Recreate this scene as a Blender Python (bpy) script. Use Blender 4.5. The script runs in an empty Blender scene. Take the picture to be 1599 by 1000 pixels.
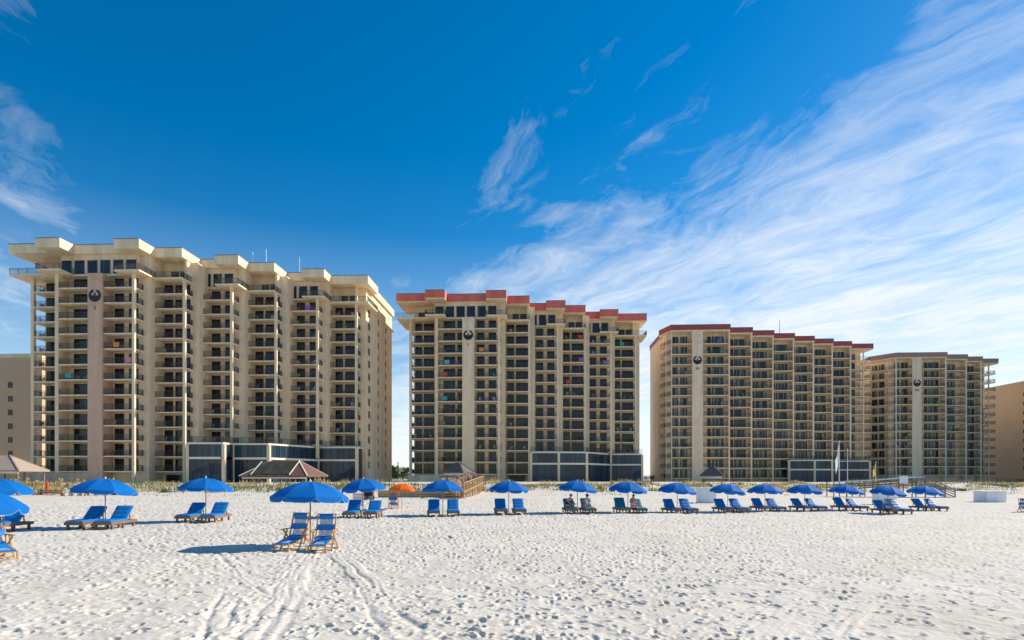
import bpy, bmesh, math, random
import numpy as np
from mathutils import Vector, Matrix
random.seed(7); rng = np.random.default_rng(11)
R = math.radians
scene = bpy.context.scene
col = scene.collection

# ------------------------------------------------------------------ camera
CAMZ = 2.35; YAW = 2.54; FPX = 900.0; HOR = 742.0
cam_d = bpy.data.cameras.new('camera'); cam = bpy.data.objects.new('camera', cam_d); col.objects.link(cam)
cam_d.sensor_width = 36; cam_d.lens = FPX/1599*36; cam_d.shift_y = (HOR-500)/1599
cam_d.clip_start = 0.1; cam_d.clip_end = 20000
cam.location = (0, 0, CAMZ); cam.rotation_euler = (R(90), 0, R(YAW))
scene.camera = cam
scene.render.resolution_x = 1024; scene.render.resolution_y = 640
# ------------------------------------------------------------------ light
SUN_EL, SUN_AZ = 32.0, 28.0          # azimuth measured from +X towards +Y
tosun = Vector((math.cos(R(SUN_EL))*math.cos(R(SUN_AZ)), math.cos(R(SUN_EL))*math.sin(R(SUN_AZ)), math.sin(R(SUN_EL))))
sl = bpy.data.lights.new('sun', 'SUN'); sl.energy = 4.5; sl.angle = R(0.55); sl.color = (1.0, .93, .82)
sun = bpy.data.objects.new('sun', sl); col.objects.link(sun)
sun.rotation_euler = (-tosun).to_track_quat('-Z', 'Y').to_euler(); sun.location = (60, 60, 80)
scene.view_settings.view_transform = 'Standard'; scene.view_settings.look = 'None'
scene.view_settings.exposure = 0.50; scene.view_settings.gamma = 1
world = bpy.data.worlds.new('World'); scene.world = world; world.use_nodes = True
def build_world():
    nt = world.node_tree; N = nt.nodes; Lk = nt.links; N.clear()
    def nd(t, **k):
        n = N.new(t)
        for a, b in k.items(): setattr(n, a, b)
        return n
    def math_(op, a, b=None, c=None):
        n = nd('ShaderNodeMath', operation=op)
        for i, v in enumerate((a, b, c)):
            if v is None: continue
            if isinstance(v, (int, float)): n.inputs[i].default_value = v
            else: Lk.new(v, n.inputs[i])
        return n.outputs[0]
    out = nd('ShaderNodeOutputWorld'); bg = nd('ShaderNodeBackground'); Lk.new(bg.outputs[0], out.inputs[0])
    sky = nd('ShaderNodeTexSky', sky_type='NISHITA', sun_disc=False)
    sky.sun_elevation = R(SUN_EL); sky.sun_rotation = R(90-SUN_AZ)
    sky.air_density = 1.0; sky.dust_density = 0.1; sky.ozone_density = 2.0
    hs = nd('ShaderNodeHueSaturation'); hs.inputs['Saturation'].default_value = 1.5; hs.inputs['Hue'].default_value = 0.498
    hs.inputs['Value'].default_value = 1.22
    Lk.new(sky.outputs[0], hs.inputs['Color'])
    tc = nd('ShaderNodeTexCoord'); sp = nd('ShaderNodeSeparateXYZ'); Lk.new(tc.outputs['Generated'], sp.inputs[0])
    z = math_('MAXIMUM', sp.outputs[2], 0.03)
    a = R(YAW); ca, sa = math.cos(a), math.sin(a)
    # cloud-layer plane: position = direction / height, turned with the streaks
    gx = math_('DIVIDE', sp.outputs[0], z); gy = math_('DIVIDE', sp.outputs[1], z)
    q = math_('ADD', math_('MULTIPLY', gx, .9*ca-.42*sa*-1), math_('MULTIPLY', gy, .42*ca-.9*-sa*-1+.08))
    s = math_('ADD', math_('MULTIPLY', gx, .42), math_('MULTIPLY', gy, -.9))
    wc = nd('ShaderNodeCombineXYZ'); Lk.new(gx, wc.inputs[0]); Lk.new(gy, wc.inputs[1])
    wn = nd('ShaderNodeTexNoise'); wn.inputs['Scale'].default_value = 1.5; wn.inputs['Detail'].default_value = 5; wn.inputs['Roughness'].default_value = .48; Lk.new(wc.outputs[0], wn.inputs['Vector'])
    ws = nd('ShaderNodeSeparateColor'); Lk.new(wn.outputs['Color'], ws.inputs[0])
    q0 = q
    q = math_('ADD', q, math_('MULTIPLY', math_('SUBTRACT', ws.outputs[0], .5), .52))
    s = math_('ADD', s, math_('MULTIPLY', math_('SUBTRACT', ws.outputs[1], .5), .7))
    def noise(sq, ss, scale, detail, rough, dist, off):
        cb = nd('ShaderNodeCombineXYZ'); Lk.new(math_('MULTIPLY', q, sq), cb.inputs[0]); Lk.new(math_('MULTIPLY', s, ss), cb.inputs[1]); cb.inputs[2].default_value = off
        n = nd('ShaderNodeTexNoise'); n.inputs['Scale'].default_value = scale; n.inputs['Detail'].default_value = detail
        n.inputs['Roughness'].default_value = rough; n.inputs['Distortion'].default_value = dist
        Lk.new(cb.outputs[0], n.inputs['Vector']); return n.outputs[0]
    n1 = noise(1.25, .60, 1.5, 10, .60, .7, 3.3)       # big streaks
    n2 = noise(4.2, 1.35, 1.5, 10, .68, .9, 8.1)         # fine fibres
    n3 = noise(.8, .5, 1.3, 3, .5, .3, 1.7)            # patches
    n4 = noise(.55, .8, 1.6, 5, .6, .5, 5.9)           # uneven edge of the bank
    qw = math_('ADD', q0, math_('MULTIPLY', math_('SUBTRACT', n4, .5), 1.25))
    qw = math_('ADD', qw, math_('MULTIPLY', math_('SUBTRACT', math_('MINIMUM', gy, 5.0), 2.0), .17))
    cov = nd('ShaderNodeValToRGB'); e = cov.color_ramp.elements
    cov.color_ramp.interpolation = 'EASE'
    qq = math_('MULTIPLY_ADD', qw, 1/6.0, 1/3.0)        # q -2..4 -> 0..1
    Lk.new(qq, cov.inputs[0])
    pts = [(-2, .50), (-.75, .42), (-.42, .06), (.25, .0), (.6, .13), (.95, .33), (1.5, .60), (2.2, .80), (4, .98)]
    e[0].position = (pts[0][0]+2)/6; e[0].color = (pts[0][1],)*3+(1,)
    e[1].position = (pts[-1][0]+2)/6; e[1].color = (pts[-1][1],)*3+(1,)
    for p, v in pts[1:-1]:
        k = e.new((p+2)/6); k.color = (v, v, v, 1)
    d = math_('ADD', math_('MULTIPLY', n1, .62), math_('ADD', math_('MULTIPLY', n2, .36), math_('MULTIPLY', n3, .20)))
    # density above threshold that falls as coverage grows
    th = math_('SUBTRACT', .79, math_('MULTIPLY', cov.outputs[0], .50))
    dens = math_('DIVIDE', math_('SUBTRACT', d, th), .36)
    dens = nd('ShaderNodeClamp').outputs[0] if False else dens
    cl = nd('ShaderNodeClamp'); Lk.new(dens, cl.inputs[0]); cl.inputs[2].default_value = 1.0
    pw = math_('MULTIPLY', math_('POWER', cl.outputs[0], 1.15), .92)
    gate = nd('ShaderNodeMapRange'); Lk.new(cov.outputs[0], gate.inputs[0]); gate.inputs[1].default_value = 0.0; gate.inputs[2].default_value = .12
    pw = math_('MULTIPLY', pw, gate.outputs[0])
    # thin veil towards the horizon
    hz = nd('ShaderNodeMapRange'); Lk.new(sp.outputs[2], hz.inputs[0]); hz.inputs[1].default_value = 0.0; hz.inputs[2].default_value = .38
    hz.inputs[3].default_value = .75; hz.inputs[4].default_value = 0
    fac = math_('SUBTRACT', 1.0, math_('MULTIPLY', math_('SUBTRACT', 1.0, pw), math_('SUBTRACT', 1.0, math_('MULTIPLY', hz.outputs[0], .55))))
    mx = nd('ShaderNodeMixRGB'); Lk.new(fac, mx.inputs[0]); Lk.new(hs.outputs[0], mx.inputs[1]); mx.inputs[2].default_value = (7.8, 8.2, 8.6, 1)
    Lk.new(mx.outputs[0], bg.inputs[0]); bg.inputs[1].default_value = 0.085
build_world()

# ------------------------------------------------------------------ helpers
SA, CA = math.sin(R(YAW)), math.cos(R(YAW))
def at_depth(px, z):
    u = (px-800)/FPX; return (u*z*CA - z*SA, u*z*SA + z*CA)
def at_Y(px, Y):
    u = (px-800)/FPX; z = Y/(u*SA+CA); return z*(u*CA-SA)
class MB:
    def __init__(s): s.v = []; s.f = []; s.m = []; s.mi = 0
    def face(s, pts):
        b = len(s.v); s.v += [tuple(p) for p in pts]; s.f.append(tuple(range(b, b+len(pts)))); s.m.append(s.mi)
    def box(s, x0, x1, y0, y1, z0, z1):
        b = len(s.v)
        s.v += [(x0,y0,z0),(x1,y0,z0),(x1,y1,z0),(x0,y1,z0),(x0,y0,z1),(x1,y0,z1),(x1,y1,z1),(x0,y1,z1)]
        for q in ((0,3,2,1),(4,5,6,7),(0,1,5,4),(1,2,6,5),(2,3,7,6),(3,0,4,7)):
            s.f.append(tuple(b+i for i in q)); s.m.append(s.mi)
        return s
    def prism(s, pts, z0, z1):
        n = len(pts); b = len(s.v)
        ar = sum(pts[i][0]*pts[(i+1)%n][1]-pts[(i+1)%n][0]*pts[i][1] for i in range(n))
        if ar < 0: pts = pts[::-1]
        s.v += [(x,y,z0) for x,y in pts]+[(x,y,z1) for x,y in pts]
        s.f.append(tuple(b+n-1-i for i in range(n))); s.m.append(s.mi)
        s.f.append(tuple(b+n+i for i in range(n))); s.m.append(s.mi)
        for i in range(n):
            j = (i+1)%n; s.f.append((b+i,b+j,b+n+j,b+n+i)); s.m.append(s.mi)
        return s
    def bar(s, p, q, w, h=None, up=(0,0,1)):
        h = h or w; p = Vector(p); q = Vector(q); d = (q-p).normalized(); u = Vector(up)
        if abs(d.dot(u)) > .98: u = Vector((0,1,0))
        a = d.cross(u).normalized()*(w/2); c = a.cross(d).normalized()*(h/2); b = len(s.v)
        for o in (p, q):
            for sa, sc in ((-1,-1),(1,-1),(1,1),(-1,1)): s.v.append(tuple(o+a*sa+c*sc))
        for qd in ((3,2,1,0),(4,5,6,7),(0,1,5,4),(1,2,6,5),(2,3,7,6),(3,0,4,7)):
            s.f.append(tuple(b+i for i in qd)); s.m.append(s.mi)
        return s
    def tube(s, pts, rad, n=8, cap=True):
        pts = [Vector(p) for p in pts]; rad = rad if isinstance(rad, (list, tuple)) else [rad]*len(pts)
        b = len(s.v)
        for i, p in enumerate(pts):
            d = (pts[min(i+1,len(pts)-1)]-pts[max(i-1,0)]).normalized()
            u = Vector((0,0,1)) if abs(d.z) < .95 else Vector((0,1,0))
            a = d.cross(u).normalized(); c = a.cross(d)
            for k in range(n):
                t = 2*math.pi*k/n; s.v.append(tuple(p+(a*math.cos(t)+c*math.sin(t))*rad[i]))
        for i in range(len(pts)-1):
            for k in range(n):
                k2 = (k+1)%n; s.f.append((b+i*n+k, b+(i+1)*n+k, b+(i+1)*n+k2, b+i*n+k2)); s.m.append(s.mi)
        if cap:
            s.f.append(tuple(b+k for k in range(n))); s.m.append(s.mi)
            e = b+(len(pts)-1)*n; s.f.append(tuple(e+n-1-k for k in range(n))); s.m.append(s.mi)
        return s
    def ball(s, c, r, nu=10, nv=7):
        rx, ry, rz = r if isinstance(r, (list, tuple)) else (r,)*3
        b = len(s.v)
        for j in range(nv+1):
            t = math.pi*j/nv
            for i in range(nu):
                p = 2*math.pi*i/nu
                s.v.append((c[0]+rx*math.sin(t)*math.cos(p), c[1]+ry*math.sin(t)*math.sin(p), c[2]+rz*math.cos(t)))
        for j in range(nv):
            for i in range(nu):
                i2 = (i+1)%nu; s.f.append((b+j*nu+i, b+(j+1)*nu+i, b+(j+1)*nu+i2, b+j*nu+i2)); s.m.append(s.mi)
        return s
    def mesh(s, name, mats, smooth=False):
        me = bpy.data.meshes.new(name); me.from_pydata(s.v, [], s.f)
        for m in (mats if isinstance(mats, (list, tuple)) else [mats]): me.materials.append(m)
        me.polygons.foreach_set('material_index', s.m)
        if smooth: me.polygons.foreach_set('use_smooth', [True]*len(s.f))
        me.update(); return me
    def build(s, name, mats, parent=None, loc=(0,0,0), rotz=0, smooth=False):
        return inst(s.mesh(name, mats, smooth), name, parent, loc, rotz)
def inst(me, name, parent=None, loc=(0,0,0), rotz=0, scale=None):
    o = bpy.data.objects.new(name, me); col.objects.link(o); o.parent = parent
    o.location = loc
    if rotz: o.rotation_euler = (0,0,rotz)
    if scale: o.scale = scale
    return o
def tag(o, label, cat, group=None, kind=None):
    if label: o['label'] = label
    if cat: o['category'] = cat
    if group: o['group'] = group
    if kind: o['kind'] = kind
    return o
def thing(name, label, cat, loc=(0,0,0), rotz=0, group=None):
    o = bpy.data.objects.new(name, None); col.objects.link(o); o.location = loc; o.rotation_euler = (0,0,rotz)
    o.empty_display_size = .2
    return tag(o, label, cat, group)
def copy_tree(o, parent=None):
    c = o.copy(); col.objects.link(c); c.parent = parent
    for ch in list(o.children): copy_tree(ch, c)
    return c
ORD = ['ground','first','second','third','fourth','fifth','sixth','seventh','eighth','ninth','tenth','eleventh','twelfth','thirteenth','fourteenth','fifteenth','sixteenth','seventeenth']

# ------------------------------------------------------------------ materials
def mat(name, color, rough=.7, var=.0, scale=3.0, bump=0.0, bscale=20, metal=0, spec=.5, streak=None, rand=0.0, transl=0, transp=0, wave=None):
    m = bpy.data.materials.new(name); m.use_nodes = True; nt = m.node_tree; N = nt.nodes; L = nt.links
    b = N['Principled BSDF']; b.inputs['Base Color'].default_value = (*color, 1); b.inputs['Roughness'].default_value = rough
    b.inputs['Metallic'].default_value = metal; b.inputs['Specular IOR Level'].default_value = spec
    tc = N.new('ShaderNodeTexCoord'); src = None
    def mul(colsock, facsock, lo, hi):
        mr = N.new('ShaderNodeMapRange'); L.new(facsock, mr.inputs[0]); mr.inputs[1].default_value = .25; mr.inputs[2].default_value = .75
        mr.inputs[3].default_value = lo; mr.inputs[4].default_value = hi
        mx = N.new('ShaderNodeMixRGB'); mx.blend_type = 'MULTIPLY'; mx.inputs[0].default_value = 1
        if colsock is None: mx.inputs[1].default_value = (*color, 1)
        else: L.new(colsock, mx.inputs[1])
        L.new(mr.outputs[0], mx.inputs[2]); return mx.outputs[0]
    if var:
        n = N.new('ShaderNodeTexNoise'); n.inputs['Scale'].default_value = scale; n.inputs['Detail'].default_value = 6; n.inputs['Roughness'].default_value = .65
        L.new(tc.outputs['Object'], n.inputs['Vector']); src = mul(src, n.outputs[0], 1-var, 1+var)
    if streak:
        mp = N.new('ShaderNodeMapping'); mp.inputs['Scale'].default_value = streak; L.new(tc.outputs['Object'], mp.inputs[0])
        n = N.new('ShaderNodeTexNoise'); n.inputs['Scale'].default_value = 1; n.inputs['Detail'].default_value = 5; L.new(mp.outputs[0], n.inputs['Vector'])
        src = mul(src, n.outputs[0], .76, 1.1)
    if rand:
        oi = N.new('ShaderNodeObjectInfo'); mr = N.new('ShaderNodeMapRange'); L.new(oi.outputs['Random'], mr.inputs[0])
        mr.inputs[3].default_value = 1-rand; mr.inputs[4].default_value = 1+rand
        mx = N.new('ShaderNodeMixRGB'); mx.blend_type = 'MULTIPLY'; mx.inputs[0].default_value = 1
        if src is None: mx.inputs[1].default_value = (*color, 1)
        else: L.new(src, mx.inputs[1])
        L.new(mr.outputs[0], mx.inputs[2]); src = mx.outputs[0]
    if src is not None: L.new(src, b.inputs['Base Color'])
    if bump:
        n = N.new('ShaderNodeTexNoise'); n.inputs['Scale'].default_value = bscale; n.inputs['Detail'].default_value = 5
        L.new(tc.outputs['Object'], n.inputs['Vector']); bp = N.new('ShaderNodeBump'); bp.inputs['Strength'].default_value = bump; bp.inputs['Distance'].default_value = .03
        L.new(n.outputs[0], bp.inputs['Height']); L.new(bp.outputs[0], b.inputs['Normal'])
    sh = b.outputs[0]; out = N['Material Output']
    if transl:
        t = N.new('ShaderNodeBsdfTranslucent'); t.inputs[0].default_value = (*color, 1)
        if src is not None: L.new(src, t.inputs[0])
        mx = N.new('ShaderNodeMixShader'); mx.inputs[0].default_value = transl; L.new(sh, mx.inputs[1]); L.new(t.outputs[0], mx.inputs[2]); sh = mx.outputs[0]
    if transp:
        t = N.new('ShaderNodeBsdfTransparent'); mx = N.new('ShaderNodeMixShader'); mx.inputs[0].default_value = transp
        L.new(sh, mx.inputs[1]); L.new(t.outputs[0], mx.inputs[2]); sh = mx.outputs[0]
    L.new(sh, out.inputs[0]); return m
def glass_mat(name, dark, light, frac, rough=.06, curtain=None):
    """window pane: each one differs a little; some have pale curtains drawn behind"""
    m = bpy.data.materials.new(name); m.use_nodes = True; N = m.node_tree.nodes; L = m.node_tree.links
    b = N['Principled BSDF']; b.inputs['Roughness'].default_value = rough; b.inputs['Specular IOR Level'].default_value = .38 if name != 'podium_glass' else .3
    oi = N.new('ShaderNodeObjectInfo'); tc = N.new('ShaderNodeTexCoord')
    sp = N.new('ShaderNodeSeparateXYZ'); L.new(tc.outputs['Object'], sp.inputs[0])
    ad = N.new('ShaderNodeMath'); ad.operation = 'MULTIPLY_ADD'; L.new(oi.outputs['Random'], ad.inputs[0]); ad.inputs[1].default_value = 91.7; L.new(sp.outputs[0], ad.inputs[2])
    cb = N.new('ShaderNodeCombineXYZ'); L.new(ad.outputs[0], cb.inputs[0])
    n = N.new('ShaderNodeTexNoise'); n.inputs['Scale'].default_value = 1.1; n.inputs['Detail'].default_value = 1; L.new(cb.outputs[0], n.inputs['Vector'])
    w = N.new('ShaderNodeTexNoise'); w.inputs['Scale'].default_value = 9; w.inputs['Detail'].default_value = 2; L.new(cb.outputs[0], w.inputs['Vector'])
    cr = N.new('ShaderNodeValToRGB'); e = cr.color_ramp.elements
    e[0].position = 1-frac-.04+0.0; e[0].color = (0,0,0,1); e[1].position = min(1, 1-frac+.02); e[1].color = (1,1,1,1)
    mr = N.new('ShaderNodeMapRange'); L.new(n.outputs[0], mr.inputs[0]); mr.inputs[1].default_value = .25; mr.inputs[2].default_value = .75; L.new(mr.outputs[0], cr.inputs[0])
    cc = N.new('ShaderNodeMixRGB'); cc.inputs[1].default_value = (*[c*.6 for c in (curtain or light)], 1); cc.inputs[2].default_value = (*(curtain or light), 1); L.new(w.outputs[0], cc.inputs[0])
    dk = N.new('ShaderNodeMixRGB'); dk.inputs[1].default_value = (*dark, 1); dk.inputs[2].default_value = (*light, 1); L.new(oi.outputs['Random'], dk.inputs[0])
    mx = N.new('ShaderNodeMixRGB'); L.new(cr.outputs[0], mx.inputs[0]); L.new(dk.outputs[0], mx.inputs[1]); L.new(cc.outputs[0], mx.inputs[2])
    L.new(mx.outputs[0], b.inputs['Base Color']); return m
M = {}
M['cream'] = mat('cream_stucco', (.88,.68,.445), .85, .11, .5, .15, 6, streak=(.8,.8,.05))
M['tan'] = mat('tan_stucco', (.67,.44,.30), .85, .10, .5, .15, 6, streak=(.8,.8,.05))
M['cream2'] = mat('cream_stucco_two', (.85,.67,.44), .85, .11, .5, .15, 6, streak=(.8,.8,.05))
M['peach'] = mat('peach_stucco', (.87,.68,.47), .85, .11, .5, .15, 6, streak=(.8,.8,.05))
M['buff'] = mat('buff_stucco', (.85,.67,.46), .85, .11, .5, .15, 6, streak=(.8,.8,.05))
M['slab'] = mat('slab_paint', (.88,.72,.49), .8, .07, 1.5, streak=(1.5,1.5,.3))
M['roofcream'] = mat('roof_band_cream', (.88,.71,.46), .8, .05, .4, streak=(.7,.7,.1))
M['roofpink'] = mat('roof_band_pink', (.70,.17,.12), .75, .06, .4, streak=(.7,.7,.1))
M['roofred'] = mat('roof_band_red', (.34,.07,.07), .6, .06, .4)
M['roofbrown'] = mat('roof_band_brown', (.34,.21,.16), .7, .06, .4)
M['cap'] = mat('flashing', (.16,.17,.18), .5)
M['whitetrim'] = mat('white_trim', (.84,.74,.58), .7, .05, .6)
M['rail'] = mat('rail_metal', (.05,.042,.038), .5)
M['pane'] = glass_mat('door_glass', (.006,.009,.014), (.016,.026,.036), .17, curtain=(.16,.17,.16))
M['pane2'] = glass_mat('curtained_glass', (.008,.014,.018), (.05,.075,.085), .45, curtain=(.32,.36,.33))
M['pane3'] = glass_mat('podium_glass', (.012,.03,.05), (.03,.07,.105), .15, .05, curtain=(.07,.11,.13))
M['doorframe'] = mat('bronze_frame', (.045,.036,.03), .45)
M['whiteframe'] = mat('pale_frame', (.45,.42,.36), .5)
M['emblem'] = mat('emblem_black', (.006,.008,.014), .5)
M['mark'] = mat('emblem_bronze', (.13,.07,.03), .5)
M['sandy_wall'] = mat('tan_side_wall', (.62,.41,.25), .9, .05, .3, .1, 5)
M['ochre_wall'] = mat('ochre_side_wall', (.52,.38,.245), .9, .06, .2, .1, 5)
M['blue'] = mat('blue_canvas', (.002,.16,.52), .75, .05, 4, .1, 60, transl=.22, spec=.2)
M['bluetrim'] = mat('canvas_hem', (.30,.45,.75), .8)
M['orange'] = mat('orange_canvas', (.85,.16,.01), .75, .05, 4, transl=.3, spec=.2)
M['cushion'] = mat('blue_vinyl_cushion', (.004,.19,.50), .55, .08, 6, .15, 30)
M['cushion_teal'] = mat('teal_vinyl_cushion', (.012,.21,.27), .55, .08, 6, .15, 30)
M['wood'] = mat('weathered_wood', (.22,.13,.075), .8, .2, 5, .3, 30, streak=(30,1.5,30), rand=.15)
M['woodlight'] = mat('varnished_wood', (.50,.25,.08), .5, .15, 6, .1, 40)
M['deckwood'] = mat('deck_timber', (.42,.27,.12), .8, .2, 3, .2, 25, rand=.22)
M['greywood'] = mat('grey_timber', (.20,.17,.14), .85, .2, 3, .2, 25, rand=.2)
M['pole'] = mat('pole_paint', (.35,.33,.31), .4)
M['polewood'] = mat('pole_wood', (.25,.16,.09), .6)
M['meshcloth'] = mat('mesh_cloth', (.05,.22,.50), .8, transp=.5)
M['print'] = mat('white_print', (.7,.75,.8), .8)
M['white'] = mat('white_paint', (.78,.79,.80), .5, .04, 2)
M['flag_yellow'] = mat('yellow_flag', (.75,.50,.12), .8, transl=.3)
M['flag_white'] = mat('white_flag', (.75,.78,.78), .8, transl=.3)
M['roofshingle'] = mat('brown_shingle', (.17,.085,.06), .9, .25, 6, .4, 12, streak=(2,2,14))
M['roofgrey'] = mat('grey_shingle', (.17,.13,.11), .9, .25, 6, .4, 12, streak=(2,2,14))
M['rooftan'] = mat('tan_shingle', (.38,.29,.22), .9, .2, 6, .4, 12)
M['skylight'] = mat('skylight_glass', (.05,.06,.055), .12, .3, 1.0)
M['grass'] = mat('dune_grass', (.18,.20,.07), .8, .35, .6, transl=.3)
M['oats'] = mat('sea_oats_straw', (.55,.42,.20), .8, .2, 5, transl=.3)
M['leaf'] = mat('leaf_green', (.045,.10,.022), .7, .3, 1.2, rand=.1, transl=.25)
M['leafdark'] = mat('leaf_dark', (.030,.055,.018), .7, .3, 1.2, transl=.2)
M['bark'] = mat('bark', (.12,.09,.065), .9, .2, 6)
M['red'] = mat('red_plastic', (.65,.06,.04), .5)
M['concrete'] = mat('concrete', (.42,.36,.29), .9, .1, 1.0)
M['black'] = mat('black_cloth', (.012,.011,.014), .8)
SKINS = [mat('skin_fair', (.72,.43,.31), .55), mat('skin_tan', (.56,.32,.21), .55), mat('skin_pink', (.74,.38,.28), .55)]
M['hair'] = mat('dark_hair', (.02,.012,.01), .5)

# ------------------------------------------------------------------ terrain
def sstep(t):
    t = np.clip(t, 0, 1); return t*t*(3-2*t)
def ground_h(X, Y):
    X = np.asarray(X, float); Y = np.asarray(Y, float)
    t = np.interp(X, [-200,-15,0,20,40,150,400], [.2,.12,0,-.30,-.6,-1.0,-1.0])
    t = t*sstep((Y-2)/14)*1.0 + 0.0*Y
    foot = np.interp(X, [-90,-20,30,80,150], [56,64,84,105,122])
    s = sstep((Y-foot)/13)
    D = np.interp(X, [-90,0,60,150], [1.0,.85,.5,.2])
    h = t*(1-s)+D*s
    w = s*(1-sstep((Y-foot-22)/10))
    h = h + w*(.16*np.sin(X*.55+1.3*np.sin(Y*.2))+.12*np.sin(X*.21+Y*.33)+.08*np.sin(X*1.3-Y*.5))
    h = h - .045*np.clip(4-Y, 0, 40)
    return h
def gh(x, y): return float(ground_h(x, y)) + float(relief(np.array([x]), np.array([y]))[0]) if RAST is not None else float(ground_h(x, y))
RAST = None
RX0, RX1, RY0, RY1, RC = -42.0, 48.0, 3.0, 62.0, .03
def noise2(shape, cell):
    ny, nx = int(shape[0]/cell)+3, int(shape[1]/cell)+3
    g = rng.random((ny, nx))*2-1
    yy = np.arange(shape[0])/cell; xx = np.arange(shape[1])/cell
    iy = yy.astype(int); ix = xx.astype(int); fy = sstep(yy-iy)[:,None]; fx = sstep(xx-ix)[None,:]
    a = g[iy][:,ix]; b = g[iy][:,ix+1]; c = g[iy+1][:,ix]; d = g[iy+1][:,ix+1]
    return (a*(1-fx)+b*fx)*(1-fy)+(c*(1-fx)+d*fx)*fy
def make_raster():
    global RAST
    ny, nx = int((RY1-RY0)/RC), int((RX1-RX0)/RC)
    H = .005*noise2((ny,nx), 3)+.010*noise2((ny,nx), 7)+.014*noise2((ny,nx), 15)+.018*noise2((ny,nx), 40)+.05*noise2((ny,nx), 180)
    dens = sstep(noise2((ny,nx), 120)*.6+.62)          # where people walked most
    K = 8; ax = np.arange(-K, K+1)*RC; gx, gy = np.meshgrid(ax, ax)
    def carve(pix, w, dp):
        P = []; a0 = rng.random()*6
        for (a, b) in pix:
            z = CAMZ*FPX/(b-HOR); P.append(at_depth(a, z))
        for (x0,y0),(x1,y1) in zip(P[:-1], P[1:]):
            L = math.hypot(x1-x0, y1-y0); m = max(2, int(L/.03))
            for k in range(m):
                x = x0+(x1-x0)*k/m+.035*math.sin(k*.051+a0)+.02*math.sin(k*.13); y = y0+(y1-y0)*k/m
                ix, iy = int((x-RX0)/RC), int((y-RY0)/RC)
                if ix < K or iy < K or ix >= nx-K-1 or iy >= ny-K-1: continue
                r = np.sqrt(gx**2+gy**2)/w
                tgt = -.55*dp*np.exp(-r**2*1.0)+dp*.3*np.exp(-(r-1.8)**2*3)
                S = H[iy-K:iy+K+1, ix-K:ix+K+1]; wt = .25*np.exp(-(r/1.9)**4)
                S += (tgt-S*.9)*wt
    def tracks(ws, ds):
      for off, dp in ((0,.075),(22,.07),(44,.04)):
          carve([(478+off*.35,866),(452+off*.6,885),(436+off*.8,908),(428+off,935),(405+off*1.2,965),(368+off*1.5,1008)], .07*ws, dp*ds)
      for off, dp in ((0,.065),(26,.06)):
          carve([(520+off*.4,866),(542+off*.7,885),(565+off,910),(572+off*1.4,945),(600+off*2.2,985)], .07*ws, dp*ds)
      carve([(335,862),(352,880),(378,905),(405,925),(430,935)], .06*ws, .06*ds); carve([(352,862),(372,878),(400,898),(425,905)], .06*ws, .05*ds)
      carve([(352,930),(338,950),(328,975),(320,1005)], .06*ws, .07*ds); carve([(372,942),(362,965),(356,985)], .06*ws, .06*ds)
      for k in range(9): carve([(1010+k*26,1000),(1090+k*24,950-k*2)], .05*ws, .028*ds)
      for k in range(7): carve([(1190+k*22,985),(1290+k*14,935-k)], .045*ws, .024*ds)
    tracks(.8, .8)
    n = 85000
    px = rng.random(n)*(RX1-RX0-1)+.5; py = rng.random(n)**1.15*(RY1-RY0-1)+.5
    for i in range(n):
        ix, iy = int(px[i]/RC), int(py[i]/RC)
        if ix < K or iy < K or ix >= nx-K-1 or iy >= ny-K-1: continue
        if rng.random() > .35+.65*dens[iy, ix]: continue
        t = rng.normal(1.2, .8); c, s = math.cos(t), math.sin(t)
        L = rng.uniform(.05, .125); W = rng.uniform(.03, .058); dp = rng.uniform(.018, .052)*(.85+min(.6, py[i]/45))
        u = (gx*c+gy*s)/L; v = (-gx*s+gy*c)/W; r2 = u*u+v*v
        H[iy-K:iy+K+1, ix-K:ix+K+1] += -dp*np.exp(-r2**1.5) + dp*.42*np.exp(-(np.sqrt(r2)-1.55)**2*5)
    tracks(.5, .8)
    RAST = H
def relief(x, y):
    ny, nx = RAST.shape
    fx = (x-RX0)/RC; fy = (y-RY0)/RC
    edge = np.clip(np.minimum(np.minimum(fx, nx-2-fx), np.minimum(fy, ny-2-fy))/60.0, 0, 1)
    fx = np.clip(fx, 0, nx-2.001); fy = np.clip(fy, 0, ny-2.001)
    ix = fx.astype(int); iy = fy.astype(int); u = fx-ix; v = fy-iy
    return ((RAST[iy,ix]*(1-u)+RAST[iy,ix+1]*u)*(1-v)+(RAST[iy+1,ix]*(1-u)+RAST[iy+1,ix+1]*u)*v)*edge
make_raster()
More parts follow.
